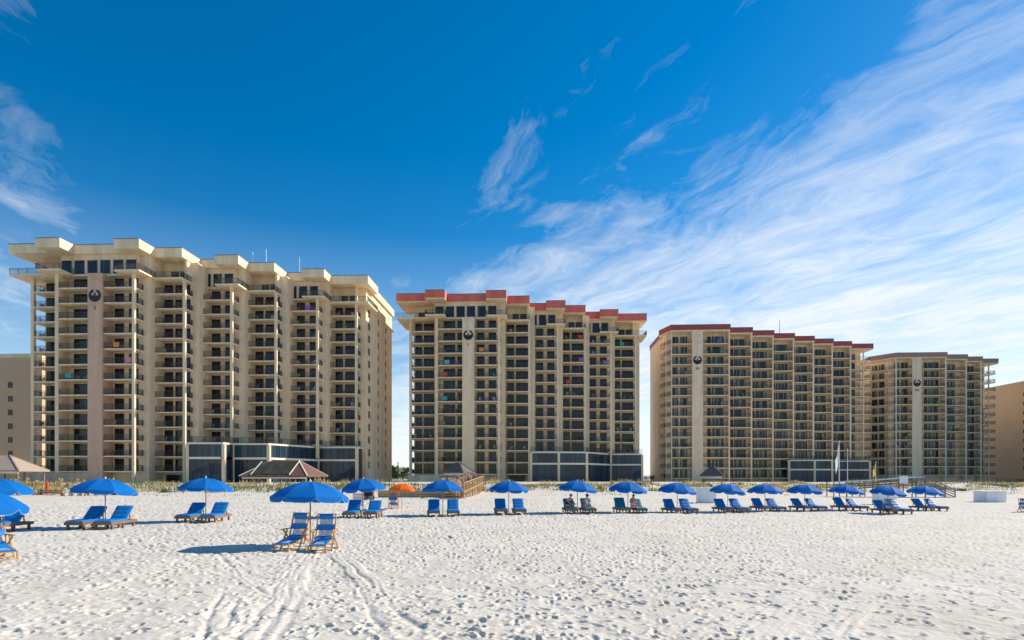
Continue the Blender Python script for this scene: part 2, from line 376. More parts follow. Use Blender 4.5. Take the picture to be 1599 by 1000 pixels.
def sand_material():
    m = bpy.data.materials.new('white_sand'); m.use_nodes = True; N = m.node_tree.nodes; L = m.node_tree.links
    b = N['Principled BSDF']; b.inputs['Roughness'].default_value = .95; b.inputs['Specular IOR Level'].default_value = .15
    tc = N.new('ShaderNodeTexCoord')
    n = N.new('ShaderNodeTexNoise'); n.inputs['Scale'].default_value = .35; n.inputs['Detail'].default_value = 8; n.inputs['Roughness'].default_value = .6; L.new(tc.outputs['Object'], n.inputs[0])
    cr = N.new('ShaderNodeValToRGB'); cr.color_ramp.elements[0].position = .3; cr.color_ramp.elements[0].color = (.61,.54,.45,1)
    cr.color_ramp.elements[1].position = .7; cr.color_ramp.elements[1].color = (.71,.65,.56,1); L.new(n.outputs[0], cr.inputs[0]); 
    n4 = N.new('ShaderNodeTexNoise'); n4.inputs['Scale'].default_value = 60; n4.inputs['Detail'].default_value = 3; L.new(tc.outputs['Object'], n4.inputs[0])
    mr = N.new('ShaderNodeMapRange'); L.new(n4.outputs[0], mr.inputs[0]); mr.inputs[1].default_value=.3; mr.inputs[2].default_value=.7; mr.inputs[3].default_value=.9; mr.inputs[4].default_value=1.06
    mx = N.new('ShaderNodeMixRGB'); mx.blend_type='MULTIPLY'; mx.inputs[0].default_value=1; L.new(cr.outputs[0], mx.inputs[1]); L.new(mr.outputs[0], mx.inputs[2]); L.new(mx.outputs[0], b.inputs['Base Color'])
    # lumps too fine for the mesh
    n2 = N.new('ShaderNodeTexNoise'); n2.inputs['Scale'].default_value = 6.5; n2.inputs['Detail'].default_value = 6; n2.inputs['Roughness'].default_value = .6; L.new(tc.outputs['Object'], n2.inputs[0])
    b1 = N.new('ShaderNodeBump'); b1.inputs['Strength'].default_value = .55; b1.inputs['Distance'].default_value = .06; L.new(n2.outputs[0], b1.inputs['Height'])
    b2 = N.new('ShaderNodeBump'); b2.inputs['Strength'].default_value = .3; b2.inputs['Distance'].default_value = .01; L.new(n4.outputs[0], b2.inputs['Height']); L.new(b1.outputs[0], b2.inputs['Normal'])
    L.new(b2.outputs[0], b.inputs['Normal']); return m
def build_sand():
    fine = np.linspace(-58, 56, 1080)
    coarse = np.linspace(56, 302, 64)[1:-1]
    ang = np.radians(np.concatenate([fine, coarse]))        # clockwise from the view axis
    r = np.concatenate([np.linspace(.3, 5.2, 8), 1/np.linspace(1/5.5, 1/78., 640), np.geomspace(80, 9000, 70)])
    A, Rr = np.meshgrid(ang, r)
    dx, dy = np.sin(A), np.cos(A)
    X = Rr*(dx*CA-dy*SA); Y = Rr*(dx*SA+dy*CA)
    Z = ground_h(X, Y)+relief(X.ravel(), Y.ravel()).reshape(X.shape)
    nr, na = X.shape
    V = np.stack([X,Y,Z], -1).reshape(-1,3)
    i = np.arange(nr-1)[:,None]*na; j = np.arange(na)[None,:]; j2 = (j+1)%na
    F = np.stack([i+j, i+na+j, i+na+j2, i+j2], -1).reshape(-1,4)[:, ::-1]
    V = np.vstack([V, [[0,0,float(ground_h(0,0))]]]); c = len(V)-1
    T = np.stack([np.full(na,c), np.arange(na), (np.arange(na)+1)%na], -1)[:, ::-1]
    me = bpy.data.meshes.new('beach'); nq, ntri = len(F), len(T)
    me.vertices.add(len(V)); me.vertices.foreach_set('co', V.ravel().astype(np.float32))
    me.loops.add(nq*4+ntri*3); me.loops.foreach_set('vertex_index', np.concatenate([F.ravel(), T.ravel()]).astype(np.int32))
    me.polygons.add(nq+ntri)
    me.polygons.foreach_set('loop_start', np.concatenate([np.arange(nq)*4, nq*4+np.arange(ntri)*3]).astype(np.int32))
    me.update(calc_edges=True); me.validate()
    me.polygons.foreach_set('use_smooth', np.ones(nq+ntri, bool))
    me.materials.append(sand_material())
    o = inst(me, 'beach'); o['kind'] = 'structure'; o['label'] = 'white sand beach covered in footprints and cart tracks'
    if me.polygons[len(me.polygons)//2].normal.z < 0: me.flip_normals()
build_sand()
sea = MB(); sea.face([(-9000,-9000,-1.35),(9000,-9000,-1.35),(9000,-24,-1.35),(-9000,-24,-1.35)])
so = sea.build('sea', mat('sea_water', (.03,.12,.14), .12, .1, .02, .3, .5)); so['kind'] = 'structure'

# ------------------------------------------------------------------ towers
RAILS = {}
def rail_mesh(L, sp=.12):
    k = (round(L,2), sp)
    if k not in RAILS:
        b = MB(); b.box(0,L,-.025,.025,1.02,1.07); b.box(0,L,-.02,.02,.08,.11)
        n = max(2, int(L/sp))
        for i in range(n+1):
            x = min(L-.02, L*i/n); w = .03 if i in (0,n) or i % 14 == 0 else .011
            b.box(x-w if i else 0, x+w, -w, w, 0 if w > .02 else .1, 1.03)
        RAILS[k] = b.mesh('railing', M['rail'])
    return RAILS[k]
DOORS = {}
def door_mesh(w, h, frame, nleaf=2, fw=.07):
    k = (round(w,2), round(h,2), frame, nleaf)
    if k not in DOORS:
        b = MB(); t = .07
        b.box(0,fw,-t,0,0,h); b.box(w-fw,w,-t,0,0,h); b.box(fw,w-fw,-t,0,h-fw,h); b.box(fw,w-fw,-t,0,0,fw*.8)
        for i in range(1, nleaf):
            x = w*i/nleaf; b.box(x-fw*.5,x+fw*.5,-t*.8,0,fw*.8,h-fw)
        g = MB()
        for i in range(nleaf): g.box(w*i/nleaf+.03, w*(i+1)/nleaf-.03, -.03 if i%2 else -.02, -.004, .04, h-.04)
        DOORS[k] = (b.mesh('door_frame', M[frame]), {})
        DOORS[k][1]['g'] = g
    return DOORS[k]
PANES = {}
def opening(name, parent, x, y, z, w, h, pane, frame='doorframe', nleaf=2, rotz=0):
    fm, gd = door_mesh(w, h, frame, nleaf)
    key = (round(w,2), round(h,2), pane, nleaf)
    if key not in PANES:
        g = MB()
        for i in range(nleaf): g.box(w*i/nleaf+.03, w*(i+1)/nleaf-.03, -.03 if i%2 else -.02, -.004, .04, h-.04)
        PANES[key] = g.mesh('pane', M[pane])
    o = inst(fm, name, parent, (x, y, z), rotz)
    inst(PANES[key], 'pane', o)
    return o
def emblem(parent, cx, y, cz, r, nmarks):
    """upswept-wing bird inside a ring shape, with small marks under it"""
    b = MB()
    def flat(pts, th=.08): 
        n = len(pts); k = len(b.v)
        b.v += [(p[0], -th, p[1]) for p in pts]+[(p[0], 0, p[1]) for p in pts]
        b.f.append(tuple(k+i for i in range(n))); b.m.append(0)
        for i in range(n):
            j = (i+1)%n; b.f.append((k+i, k+n+i, k+n+j, k+j)); b.m.append(0)
    for sg in (-1, 1):
        o = [(sg*r*math.sin(t), -r*math.cos(t)) for t in np.linspace(0, 2.88, 26)]
        inn = []
        for t in np.linspace(2.88, 0.0, 26):
            w = t/2.88; rr = r*(1-.04-.62*(1-w)**.75); 
            if w < .5: rr = r*(.36+.10*math.cos(t*16))
            inn.append((sg*rr*math.sin(t), -rr*math.cos(t)*.62+.05*r))
        for i in range(25): flat([o[i], o[i+1], inn[24-i], inn[25-i]])
    flat([(-.13*r,-.3*r),(.13*r,-.3*r),(.11*r,.22*r),(.05*r,.30*r),(-.05*r,.30*r),(-.11*r,.22*r)], .1)
    flat([(.1*r*math.cos(t)-.01*r,.34*r+.1*r*math.sin(t)) for t in np.linspace(0, 2*math.pi, 10)[:-1]], .1)
    e = b.build('emblem', M['emblem'], parent, (cx, y, cz))
    b = MB()
    for i in range(nmarks):
        x = (i-(nmarks-1)/2)*.32*r
        b.box(x-.07*r, x+.07*r, -.05, 0, -.30*r, .30*r)
    b.build('numeral', M['mark'], e, (0, 0, -1.95*r))
def podium(parent, pts, z0, z1, mid, wall, nm=1.35, solid_first=False):
    """two-storey glazed block; pts run left to right along its face"""
    back = [(pts[-1][0], pts[-1][1]+6), (pts[0][0], pts[-1][1]+6)]
    b = MB(); b.prism(pts+back, z1-.32, z1); b.build('podium_roof', M['whitetrim'], parent)
    ins = []
    for i in range(len(pts)-1):
        x0,y0 = pts[i]; x1,y1 = pts[i+1]; L = math.hypot(x1-x0, y1-y0); ang = math.atan2(y1-y0, x1-x0)
        ux, uy = math.cos(ang), math.sin(ang)
        if L < 1.0: continue
        n = max(1, round((L-.5)/nm)); w = (L-.5)/n
        for (a, c) in ((z0, mid-.2), (mid+.2, z1-.32)):
            for j in range(n):
                s = .25+j*w
                opening('glass_panel', parent, x0+ux*s-uy*-.0, y0+uy*s+.12, a, w, c-a, 'pane3', 'doorframe', 1, ang)
        b = MB(); b.box(0, L, 0, .5, mid-.2, mid+.2); b.build('spandrel_band', M['whitetrim'], parent, (x0, y0, 0), ang)
    for (x, y) in pts:
        b = MB(); b.box(-.28,.28,-.1,.46,z0,z1-.32); b.build('pier', M[wall], parent, (x, y, 0))
    k = MB(); k.prism([(x+(.4 if i == 0 else -.4 if i == len(pts)-1 else 0), y+.5) for i,(x,y) in enumerate(pts)]+[(back[0][0]-.4,back[0][1]-.2),(back[1][0]+.4,back[1][1]-.2)], z0, z1-.33)
    k.build('podium_core', M['doorframe'], parent)
    for i in range(len(pts)-1):
        x0,y0 = pts[i]; x1,y1 = pts[i+1]; L = math.hypot(x1-x0, y1-y0)
        if L > 1: inst(rail_mesh(L), 'railing', parent, (x0, y0+.08, z1), math.atan2(y1-y0, x1-x0))
FH = 2.75
CELLS = []          # (tower word, bay number, level, world x0, x1, front y, slab z) for things standing on balconies
def balcony(t, x0, x1, y0, y1, z, sides, sp=.12, th=.21, poly=None):
    b = MB(); pts = poly or [(0,0),(x1-x0,0),(x1-x0,y1-y0),(0,y1-y0)]
    key = ('slab', tuple((round(p[0],2), round(p[1],2)) for p in pts), th)
    if key not in RAILS: RAILS[key] = MB().prism(pts, -th, 0).mesh('balcony', M['slab'])
    o = inst(RAILS[key], 'balcony', t, (x0, y0, z))
    for (ax, ay, bx, by) in sides:
        L = math.hypot(bx-ax, by-ay)
        inst(rail_mesh(L, sp), 'railing', o, (ax, ay, 0), math.atan2(by-ay, bx-ax))
    return o
def tower_penthouse(name, label, ox, oy, dz, wall, pillar, roof, pod, word, nmarks, end_windows):
    t = thing(name, label, 'building', (ox, oy, 0))
    L = [3.05+dz+FH*k for k in range(15)]
    zb = -1.2; zroof = L[13]+3.75
    W = M[wall]
    bays = []                                    # x0,x1,y, doors, open right
    bays.append((-15.3, -9.0, 2.0, [(.9,1.6),(2.9,2.4)], 0))
    bays.append((-8.3, -2.7, 0.0, [(.9,2.7),(4.1,1.3)], 0))
    for i in range(6):
        d = [(.3,1.75),(3.0,1.75)] if i % 2 == 0 else [(.25,1.65),(2.35,2.9)]
        bays.append((6.8*i+.05, 6.8*i+5.75, 4.0*i, d, 1))
    # body blocks, one wall piece for each unit
    def wallbox(x0,x1,y0,y1,z0,z1,nm='wall',m=W):
        b = MB(); b.box(x0,x1,y0,y1,z0,z1); return b.build(nm, m, t)
    wallbox(-14.7,-8.9,4.4,26,zb,zroof); wallbox(-8.9,-.02,2.4,25,zb,zroof+.0)
    for i in range(6): wallbox(6.8*i, 6.8*i+(6.8 if i < 5 else 6.95), 4*i+2.4, 4*i+24.4, zb, zroof)
    wallbox(-9.0,-8.3,-.02,4.4,zb,L[13]-.3,'fin_wall')
    wallbox(-2.72,.02,-.25,2.4,zb,L[13]-.3,'pillar',M[pillar])
    for i in range(6):
        if i < 5: wallbox(6.8*i+5.78, 6.8*i+6.82, 4*i+2.38, 4*i+6.42, zb, L[13]-.3, 'fin_wall')
        else: wallbox(6.8*i+5.78, 6.8*i+6.97, 4*i+2.3, 4*i+2.45, zb, L[13]-.3, 'fin_wall')
        wallbox(6.8*i+5.32, 6.8*i+5.80, 4*i-.06, 4*i+.42, (zb if i < 2 else L[1]), L[13]-.3, 'post')
    wallbox(-15.32,-14.75,1.95,2.5,zb,L[13]-.3,'post')
    wallbox(-15.30,0.0,-.18,2.3,zb,L[0]-.30,'base_wall',M[pillar]) if word != 'x' else None
    for bi, (x0, x1, y, doors, opn) in enumerate(bays):
        for k in range(13):
            if bi >= 4 and k < 2: continue
            w = x1-x0; sides = [(0.02,.06,w-.02,.06)]
            if opn: sides.append((w-.06,.4,w-.06,2.38))
            if bi == 0: sides.append((.06,.5,.06,5.5))
            yb = y+2.4
            if bi == 0: balcony(t, x0, x1, y, yb, L[k], sides, poly=[(0,0),(w,0),(w,2.4),(.6,2.4),(.6,6),(0,6)])
            else: balcony(t, x0, x1, y, yb, L[k], sides)
            for (dx, dw) in doors: opening('sliding_door', t, x0+dx, yb-.003, L[k]+.02, dw, 2.28, 'pane')
            CELLS.append((word, bi+1, k, ox+x0+.5, ox+x1-.6, oy+y, L[k]))
    # penthouse slab and roof band follow the same stepped outline
    out = [(-18.0,.4),(-10.9,.4),(-10.9,-2.0),(-6.4,-2.0),(-6.4,1.2),(2.7,1.2),(2.7,-1.0),(7.3,-1.0),(7.3,3.3),(12.4,3.3),(12.4,9.2),(16.3,9.2),(16.3,7.2),(20.9,7.2),(20.9,11.3),(26.0,11.3),(26.0,17.2),(29.9,17.2),(29.9,15.2),(34.5,15.2),(34.5,19.3),(42.3,19.3),(42.3,27)]
    back = [(41.4,27.0),(41.4,44.9),(34.0,44.9),(34,40.9),(20,36.9),(6.7,28.8),(-9,26.3),(-15.2,26.3),(-15.2,11),(-18,11)]
    b = MB(); b.prism(out+back, L[13]-.3, L[13]); b.build('penthouse_slab', M['slab'], t)
    b = MB(); b.prism(out+back, zroof, zroof+1.62); b.build('roof_band', M[roof], t)
    cx, cy = 12, 18
    b = MB(); b.prism([(x+(.06 if x > cx else -.06), y+(.08 if y > cy+10 else -.06)) for x, y in out+back], zroof+1.62, zroof+1.74); b.build('roof_flashing', M['cap'], t)
    if roof != 'roofcream':
        b = MB(); b.prism([(x, y+.25) for x, y in out[:-1]]+[(42.0,27)]+back, zroof-.25, zroof-.004); b.build('soffit', M['slab'], t)
    # window walls of the penthouses
    for (xa, xb, y, n) in ((-9.4,5.2,1.75,6),(12.2,18.9,9.75,3),(25.8,32.6,17.75,3)):
        wallbox(xa, xb, y, y+4, L[13], zroof-.0, 'penthouse_wall')
        p = (xb-xa)/n
        for j in range(n): opening('penthouse_window', t, xa+j*p+.16+(.25 if n == 6 and j > 2 else 0)*(j-2)*.0, y-.004, L[13]+.25, p-.42, 2.55, 'pane', 'whiteframe', 1)
    for i in (1,3,5):
        for (dx, dw) in ((1.6,1.5),(3.4,1.5)): opening('penthouse_door', t, 6.8*i+dx, 4*i+2.397, L[13]+.03, dw, 2.1, 'pane')
        wallbox(6.8*i+5.0, 6.8*i+5.45, 4*i+1.0, 4*i+2.4, L[13], zroof, 'fin_wall')
    opening('penthouse_door', t, -13.6, 4.397, L[13]+.03, 1.7, 2.1, 'pane'); opening('penthouse_door', t, -11.6, 4.397, L[13]+.03, 1.7, 2.1, 'pane')
    def prail(x0,y0,x1,y1):
        inst(rail_mesh(math.hypot(x1-x0,y1-y0)), 'penthouse_railing', t, (x0,y0,L[13]), math.atan2(y1-y0,x1-x0))
    for (a, c) in ((0,1),(1,2),(2,3),(3,4),(5,6),(6,7),(7,8),(8,9),(9,10),(11,12),(12,13),(13,14),(14,15),(15,16),(17,18),(18,19),(19,20),(20,21),(21,22)):
        (xa,ya),(xb,yb) = out[a], out[c]
        sx = .1 if a in (1,5,11,17) else (-.1 if a in (3,7,9,13,15,19,21) else 0)
        prail(xa+sx, ya+.1, xb+sx, yb+.1)
    emblem(t, -1.35, -.26, L[11]+1.15, 1.12, nmarks)
    # end wall windows
    for k in range(13):
        for (yy, w, h, zz) in ((24.0,1.2,1.5,.7),(31.5,.55,1.3,.9),(38.2,.55,1.3,.7)):
            opening('end_window', t, 40.953, yy, L[k]+zz, w, h, 'pane', 'doorframe', 1, math.pi/2)
    b = MB(); 
    podium(t, pod, zb, 8.2+dz, 5.4+dz, wall)
    # ground-floor openings beside the podium
    for (x, w) in ((7.4,4.0),): opening('ground_door', t, x, 6.397, .3, w, 2.1, 'pane', 'doorframe', 3)
    return t
POD1 = [(15.0,.8),(21.6,.8),(21.6,4.0),(28.3,4.0),(32.4,17.4),(40.5,17.4)]
POD2 = [(12.8,3.6),(19.2,3.6),(25.8,5.0),(32.8,17.4),(40.8,17.4)]
T1 = tower_penthouse('condominium_tower', 'largest tower at left with cream stepped roof band and black bird emblem', -77.8, 100, 0, 'cream', 'tan', 'roofcream', POD1, 'cream-roofed', 1, True)
T2 = tower_penthouse('condominium_tower', 'second tower with salmon pink stepped roof band and black bird emblem', -14.3, 130, -.45, 'cream2', 'cream2', 'roofpink', POD2, 'pink-roofed', 1, True)

def tower_stepped(name, label, ox, oy, lv0, nf, units, step, wall, roof, pod, podlow, word, nmarks, cham, zg, depth=22, doff=1.75):
    t = thing(name, label, 'building', (ox, oy, 0)); W = M[wall]
    L = [lv0+FH*k for k in range(nf+2)]; zr = L[nf]+3.15; zb = zg-1.2
    def wallbox(x0,x1,y0,y1,z0,z1,nm='wall',m=W):
        b = MB(); b.box(x0,x1,y0,y1,z0,z1); return b.build(nm, m, t)
    pw = 2.85
    x_a0 = cham[0]
    # left wing with its slanted corner balconies
    wallbox(x_a0-1.0, -.02, 2.2, depth+2, zb, zr); 
    b = MB(); b.prism([(cham[1]+.9, 7.5),(x_a0-.98, 3.4),(x_a0-.98, depth+2),(cham[1]+.9, depth+2)], zb, zr); b.build('side_wall', W, t)
    wallbox(-pw,.02,-.15,2.2,zb,zr,'pillar')
    wallbox(x_a0-.16,x_a0+.16,-.02,.3,zb,zr,'post')
    n = len(units)
    for i,(ux,uw) in enumerate(units):
        y = step*i; last = i == n-1
        wallbox(ux, ux+uw-(1.9 if last else 0), y+2.2, y+depth, zb, zr)
        if not last: wallbox(ux+uw-.42, ux+uw+.0, y-.05, y+2.3, zb, zr, 'divider_wall')
        else:
            wallbox(ux+uw-2.2, ux+uw-1.9, y-.02, y+.28, zb, zr, 'post'); wallbox(ux+uw-1.95, ux+uw-1.65, y+2.4, y+2.7, zb, zr, 'post')
    bays = [(x_a0+.16, -pw, 0.0, 0)]+[(ux+.02, ux+uw-.44 if i < n-1 else ux+uw, step*i, i+1) for i,(ux,uw) in enumerate(units)]
    for (x0,x1,y,bi) in bays:
        for k in range(nf+1):
            if bi >= podlow[0] and k < podlow[1]: continue
            w = x1-x0; sides = [(.02,.06,w-.02,.06)]
            if bi == n: sides.append((w-.06,.1,w-.06,4.0))
            balcony(t, x0, x1, y, y+2.2, L[k], sides, .15, poly=[(0,0),(w,0),(w,4.2),(w-1.6,4.2),(w-1.6,2.2),(0,2.2)] if bi == n else None)
            if bi == 0: dd = [(.5,1.6),(2.6,1.9)]
            elif bi == n: dd = [(doff-.3,.9),(doff+.75,1.6)]
            else: dd = [(doff,.95),(doff+1.2,min(3.1,w-doff-1.2-.35))]
            for j,(dx,dw) in enumerate(dd): opening('sliding_door', t, x0+dx, y+2.197, L[k]+.02, dw, 2.25, 'pane' if (j == 0 and bi > 0) else 'pane2')
            CELLS.append((word, bi+2, k, ox+x0+.4, ox+x1-.5, oy+y, L[k]))
    # slanted corner balconies
    cx0, cx1 = cham
    for k in range(nf+1):
        P = [(0,0),(-.0,3.3),(cx1-cx0+.9,7.4),(cx1-cx0,5.6)]
        balcony(t, cx0-.17, cx0, 0, 0, L[k], [(cx1-cx0+.1,5.55,-.05,.1)], .15, poly=P)
        ang = math.atan2(3.4-7.5, (x_a0-.98)-(cham[1]+.9)); ll = math.hypot(7.5-3.4, (x_a0-.98)-(cham[1]+.9))
        ux_, uy_ = math.cos(ang), math.sin(ang)
        for f in (.12,.55): opening('corner_door', t, cham[1]+.9+ux_*ll*f, 7.5+uy_*ll*f-.003, L[k]+.02, ll*.34, 2.1, 'pane2', 'doorframe', 2, ang)
        CELLS.append((word, 1, k, ox+cx0-1.2, ox+cx0-.6, oy+1.6, L[k]))
    for k in range(nf+1):
        opening('side_window', t, cham[1]+.897, 16, L[k]+.8, 1.2, 1.3, 'pane', 'doorframe', 1, -math.pi/2)
    # stepped roof band
    out = [(cx1-.5,5.6),(cx0-.25,-.45),(units[0][0]+units[0][1],-.55)]
    for i in range(1, n):
        ux,uw = units[i]; e = ux+uw+(.6 if i == n-1 else 0)
        out += [(ux, step*i-.55),(e, step*i-.55)]
    lastx = units[-1][0]+units[-1][1]
    back = [(lastx+.6, step*(n-1)+5), (lastx-1.6, step*(n-1)+5), (lastx-1.6, step*(n-1)+depth+.3), (units[n//2][0], step*(n//2)+depth+.3), (-1, depth+2.3), (cx1+.6, depth+2.3), (cx1+.6, 9.0)]
    b = MB(); b.prism(out+back, zr+.35, zr+1.65); b.build('roof_band', M[roof], t)
    b = MB(); b.prism([(x+.12 if x < 0 else x-.05, y+.14) for x,y in out]+[(x, y) for x,y in back], zr, zr+.346); b.build('roof_fascia', M['slab'], t)
    b = MB(); b.prism([(x, y-.06) for x,y in out]+back, zr+1.65, zr+1.75); b.build('roof_flashing', M['cap'], t)
    emblem(t, -pw/2, -.16, L[nf-2]+1.0, 1.12, nmarks)
    if pod: podium(t, pod[0], zb, pod[1], pod[2], wall, 1.5)
    return t
U3 = [(7.1*i, 7.1 if i < 7 else 7.6) for i in range(8)]
POD3 = [(26.8,10.2),(33.8,10.2),(38.6,10.2),(42.6,18.2),(42.6,20.4),(54.6,20.4)]
T3 = tower_stepped('condominium_tower', 'third tower with dark red stepped roof band and black bird emblem', 43.8, 155, 1.55, 13, U3, 3.55, 'peach', 'roofred', (POD3, 6.6, 3.85), (5, 2), 'red-roofed', 3, (-8.2,-9.9), -.8)
U4 = [(0,7.5),(7.5,8.7),(16.2,7.2),(23.4,7.0)]
POD4 = [(7.9,2.9),(15.9,2.9)]
T4 = tower_stepped('condominium_tower', 'farthest tower at right with brown stepped roof band and black bird emblem', 118.8, 184, 2.35, 12, U4, 3.6, 'buff', 'roofbrown', None, (99, 0), 'brown-roofed', 4, (-7.6,-12.2), -1.0, 24, 2.2)

def plain_block(name, label, x0, x1, y0, y1, z0, z1, m, wins):
    t = thing(name, label, 'building', ((x0+x1)/2, (y0+y1)/2, 0)); cx, cy = (x0+x1)/2, (y0+y1)/2
    b = MB(); b.box(x0-cx,x1-cx,y0-cy,y1-cy,z0,z1); b.build('wall', m, t)
    b = MB(); b.box(x0-cx-.1,x1-cx+.1,y0-cy-.1,y1-cy+.1,z1,z1+.9); b.build('parapet', M['roofcream'] if 'beige' in label else m, t)
    for (x, y, z, w, h, rot) in wins: opening('window', t, x-cx, y-cy, z, w, h, 'pane', 'doorframe', 1, rot)
    return t
yl = 124.0
wx = at_Y(13.5, yl); wins = [(wx, yl-.004, 3.4+3.08*k, 1.0, 1.25, 0) for k in range(7)] + [(wx-9, yl-.004, 3.4+3.08*k, 1.0, 1.25, 0) for k in range(7)]
plain_block('apartment_block', 'low beige apartment block at left edge with one column of small windows', -150, at_Y(50, yl)+2.4, yl, yl+30, -1, 28.6, M['sandy_wall'], wins)
plain_block('apartment_block', 'plain ochre side wall of a building at the right edge', 163, 200, 168, 245, -2, 33.0, M['ochre_wall'],
            [(162.997, y, 4+3.1*k, 1.0, 1.2, -math.pi/2) for k in range(9) for y in (180.,196.5,201.)])

# ------------------------------------------------------------------ things on the balconies
def chair_small():
    b = MB()
    b.box(-.27,.27,-.25,.25,.38,.43)
    for x in (-.25,.25):
        for y in (-.22,.22): b.bar((x,y,0),(x*.95,y*.95,.39),.045)
        b.box(x-.03,x+.03,-.27,.2,.60,.64); b.bar((x,-.22,.4),(x,-.24,.61),.04)
    for i in range(5):
        x = -.21+.105*i; b.bar((x,.23,.42),(x*1.05,.36,.98),.075,.02,(0,1,0))
    b.bar((-.27,.35,.95),(.27,.35,.95),.06)
    return b
def table_small():
    b = MB(); b.prism([(.42*math.cos(t),.42*math.sin(t)) for t in np.linspace(0,2*math.pi,13)[:-1]], .68, .72)
    for a in (0.8,2.4,4.0,5.5): b.bar((.3*math.cos(a),.3*math.sin(a),0),(.22*math.cos(a),.22*math.sin(a),.68),.04)
    return b
def towel_small():
    b = MB(); n = 8
    for i in range(n):
        x0, x1 = -.55+1.1*i/n, -.55+1.1*(i+1)/n; w0, w1 = .03*math.sin(i*1.7), .03*math.sin((i+1)*1.7)
        b.face([(x0,-.07+w0,-.85),(x1,-.07+w1,-.85),(x1,-.06,.03),(x0,-.06,.03)]); b.face([(x0,-.06,.03),(x1,-.06,.03),(x1,.06,.03),(x0,.06,.03)])
        b.face([(x0,.06,.03),(x1,.06,.03),(x1,.075-w1,-.5),(x0,.075-w0,-.5)])
    return b
COLS = {'white': (.72,.72,.70), 'teal': (.02,.32,.34), 'turquoise': (.05,.45,.55), 'red': (.55,.05,.05), 'blue': (.03,.13,.50), 'lime': (.35,.65,.05), 'orange': (.70,.22,.04), 'black': (.02,.02,.022), 'brown': (.14,.07,.04), 'pink': (.70,.20,.35), 'purple': (.25,.10,.40)}
CM, CH, TB, TW = {}, {}, {}, {}
for c, v in COLS.items():
    m = mat(c+'_plastic', v, .5, .05, 4); CM[c] = m
    CH[c] = chair_small().mesh('balcony_chair', m); TB[c] = table_small().mesh('balcony_table', m); TW[c] = towel_small().mesh('beach_towel', m)
def furnish():
    rr = random.Random(5); wts = ['white']*6+['black']*7+['brown']*5+['teal']*3+['turquoise']*2+['red','blue','blue','lime','orange','pink','purple']
    nch = [0]; cells = list(CELLS); rr.shuffle(cells)
    for (word, bay, k, x0, x1, y, z) in cells:
        far = word in ('red-roofed', 'brown-roofed')
        if rr.random() > (.24 if far else .60) or nch[0] > 286: continue
        fl = ORD[k+1]; cl = ORD[bay]
        place = f'on the {fl} balcony up, {cl} column of the {word} tower'
        xs = [x0+(x1-x0)*f for f in (.15,.5,.85)]
        a = rr.choice(wts); b = rr.choice(wts)
        def put(me, nm, lab, cat, x, yy, zz, rz): 
            o = inst(me, nm, None, (x, yy, zz), rz); tag(o, lab, cat, 'furniture and towels on the balconies'); nch[0] += cat == 'chair'
        if rr.random() < .8:
            put(CH[a], 'balcony_chair', f'left-hand {a} chair {place}', 'chair', xs[0], y+.8+.3*rr.random(), z, rr.uniform(-.7,.7))
        if rr.random() < .55 and x1-x0 > 2.5:
            put(TB[b], 'balcony_table', f'small round {b} table {place}', 'table', xs[1], y+1.0, z, 0)
        if rr.random() < .7 and x1-x0 > 2.5:
            c = a if rr.random() < .7 else rr.choice(wts)
            put(CH[c], 'balcony_chair', f'right-hand {c} chair {place}', 'chair', xs[2], y+.8+.3*rr.random(), z, rr.uniform(-.7,.7))
        if bay != 1 and rr.random() < .13 and not (far and rr.random() < .5):
            c = rr.choice(['white','teal','turquoise','red','blue','pink','orange','purple'])
            put(TW[c], 'beach_towel', f'{c} towel over the railing {place}', 'towel', rr.uniform(x0+.4,x1-.4), y+.06, z+1.07, 0)
furnish()

# ------------------------------------------------------------------ beach umbrellas
def panel_mesh(m, Rr=1.22, rise=.50):
    b = MB(); nr, na = 7, 6; half = math.pi/8
    P = []
    for i in range(nr+1):
        f = .03+.97*i/nr
        row = []
        for j in range(na+1):
            t = -1+2*j/na; a = t*half
            rr = Rr*f*(math.cos(half)/math.cos(a)*.55+.45 if False else 1-.055*(1-t*t)*f)
            z = rise*(1-f**2.1)-.035*(1-t*t)*math.sin(math.pi*min(1,f*.95))
            row.append((rr*math.cos(a), rr*math.sin(a), z))
        P.append(row)
    for i in range(nr):
        for j in range(na): b.face([P[i][j], P[i+1][j], P[i+1][j+1], P[i][j+1]])
    e = P[-1]
    low = []
    for j in range(na+1):
        t = -1+2*j/na; d = .045+.135*(1-abs(t)**5)
        low.append((e[j][0]*1.012, e[j][1]*1.012, e[j][2]-d))
    for j in range(na): b.face([e[j], low[j], low[j+1], e[j+1]])
    b.mi = 1
    for j in range(na):
        p, q = low[j], low[j+1]
        b.face([(p[0]*1.002,p[1]*1.002,p[2]+.012),(p[0]*1.002,p[1]*1.002,p[2]),(q[0]*1.002,q[1]*1.002,q[2]),(q[0]*1.002,q[1]*1.002,q[2]+.012)])
    me = b.mesh('canopy_panel', [m, M['bluetrim']], True); return me
PAN_B, PAN_O = panel_mesh(M['blue']), panel_mesh(M['orange'])
ribm = MB().tube([(.03,0,-.02),(.6,0,-.02+.50*(1-.5**1.75)-.51),(1.2,0,-.52)], .008, 4).mesh('rib', M['pole'])
ribm2 = MB().tube([(.03,0,.47),(.45,0,.50*(1-.37**2.1)-.025),(.85,0,.5*(1-.7**2.1)-.02),(1.21,0,-.005)], .008, 4).mesh('rib', M['pole'])
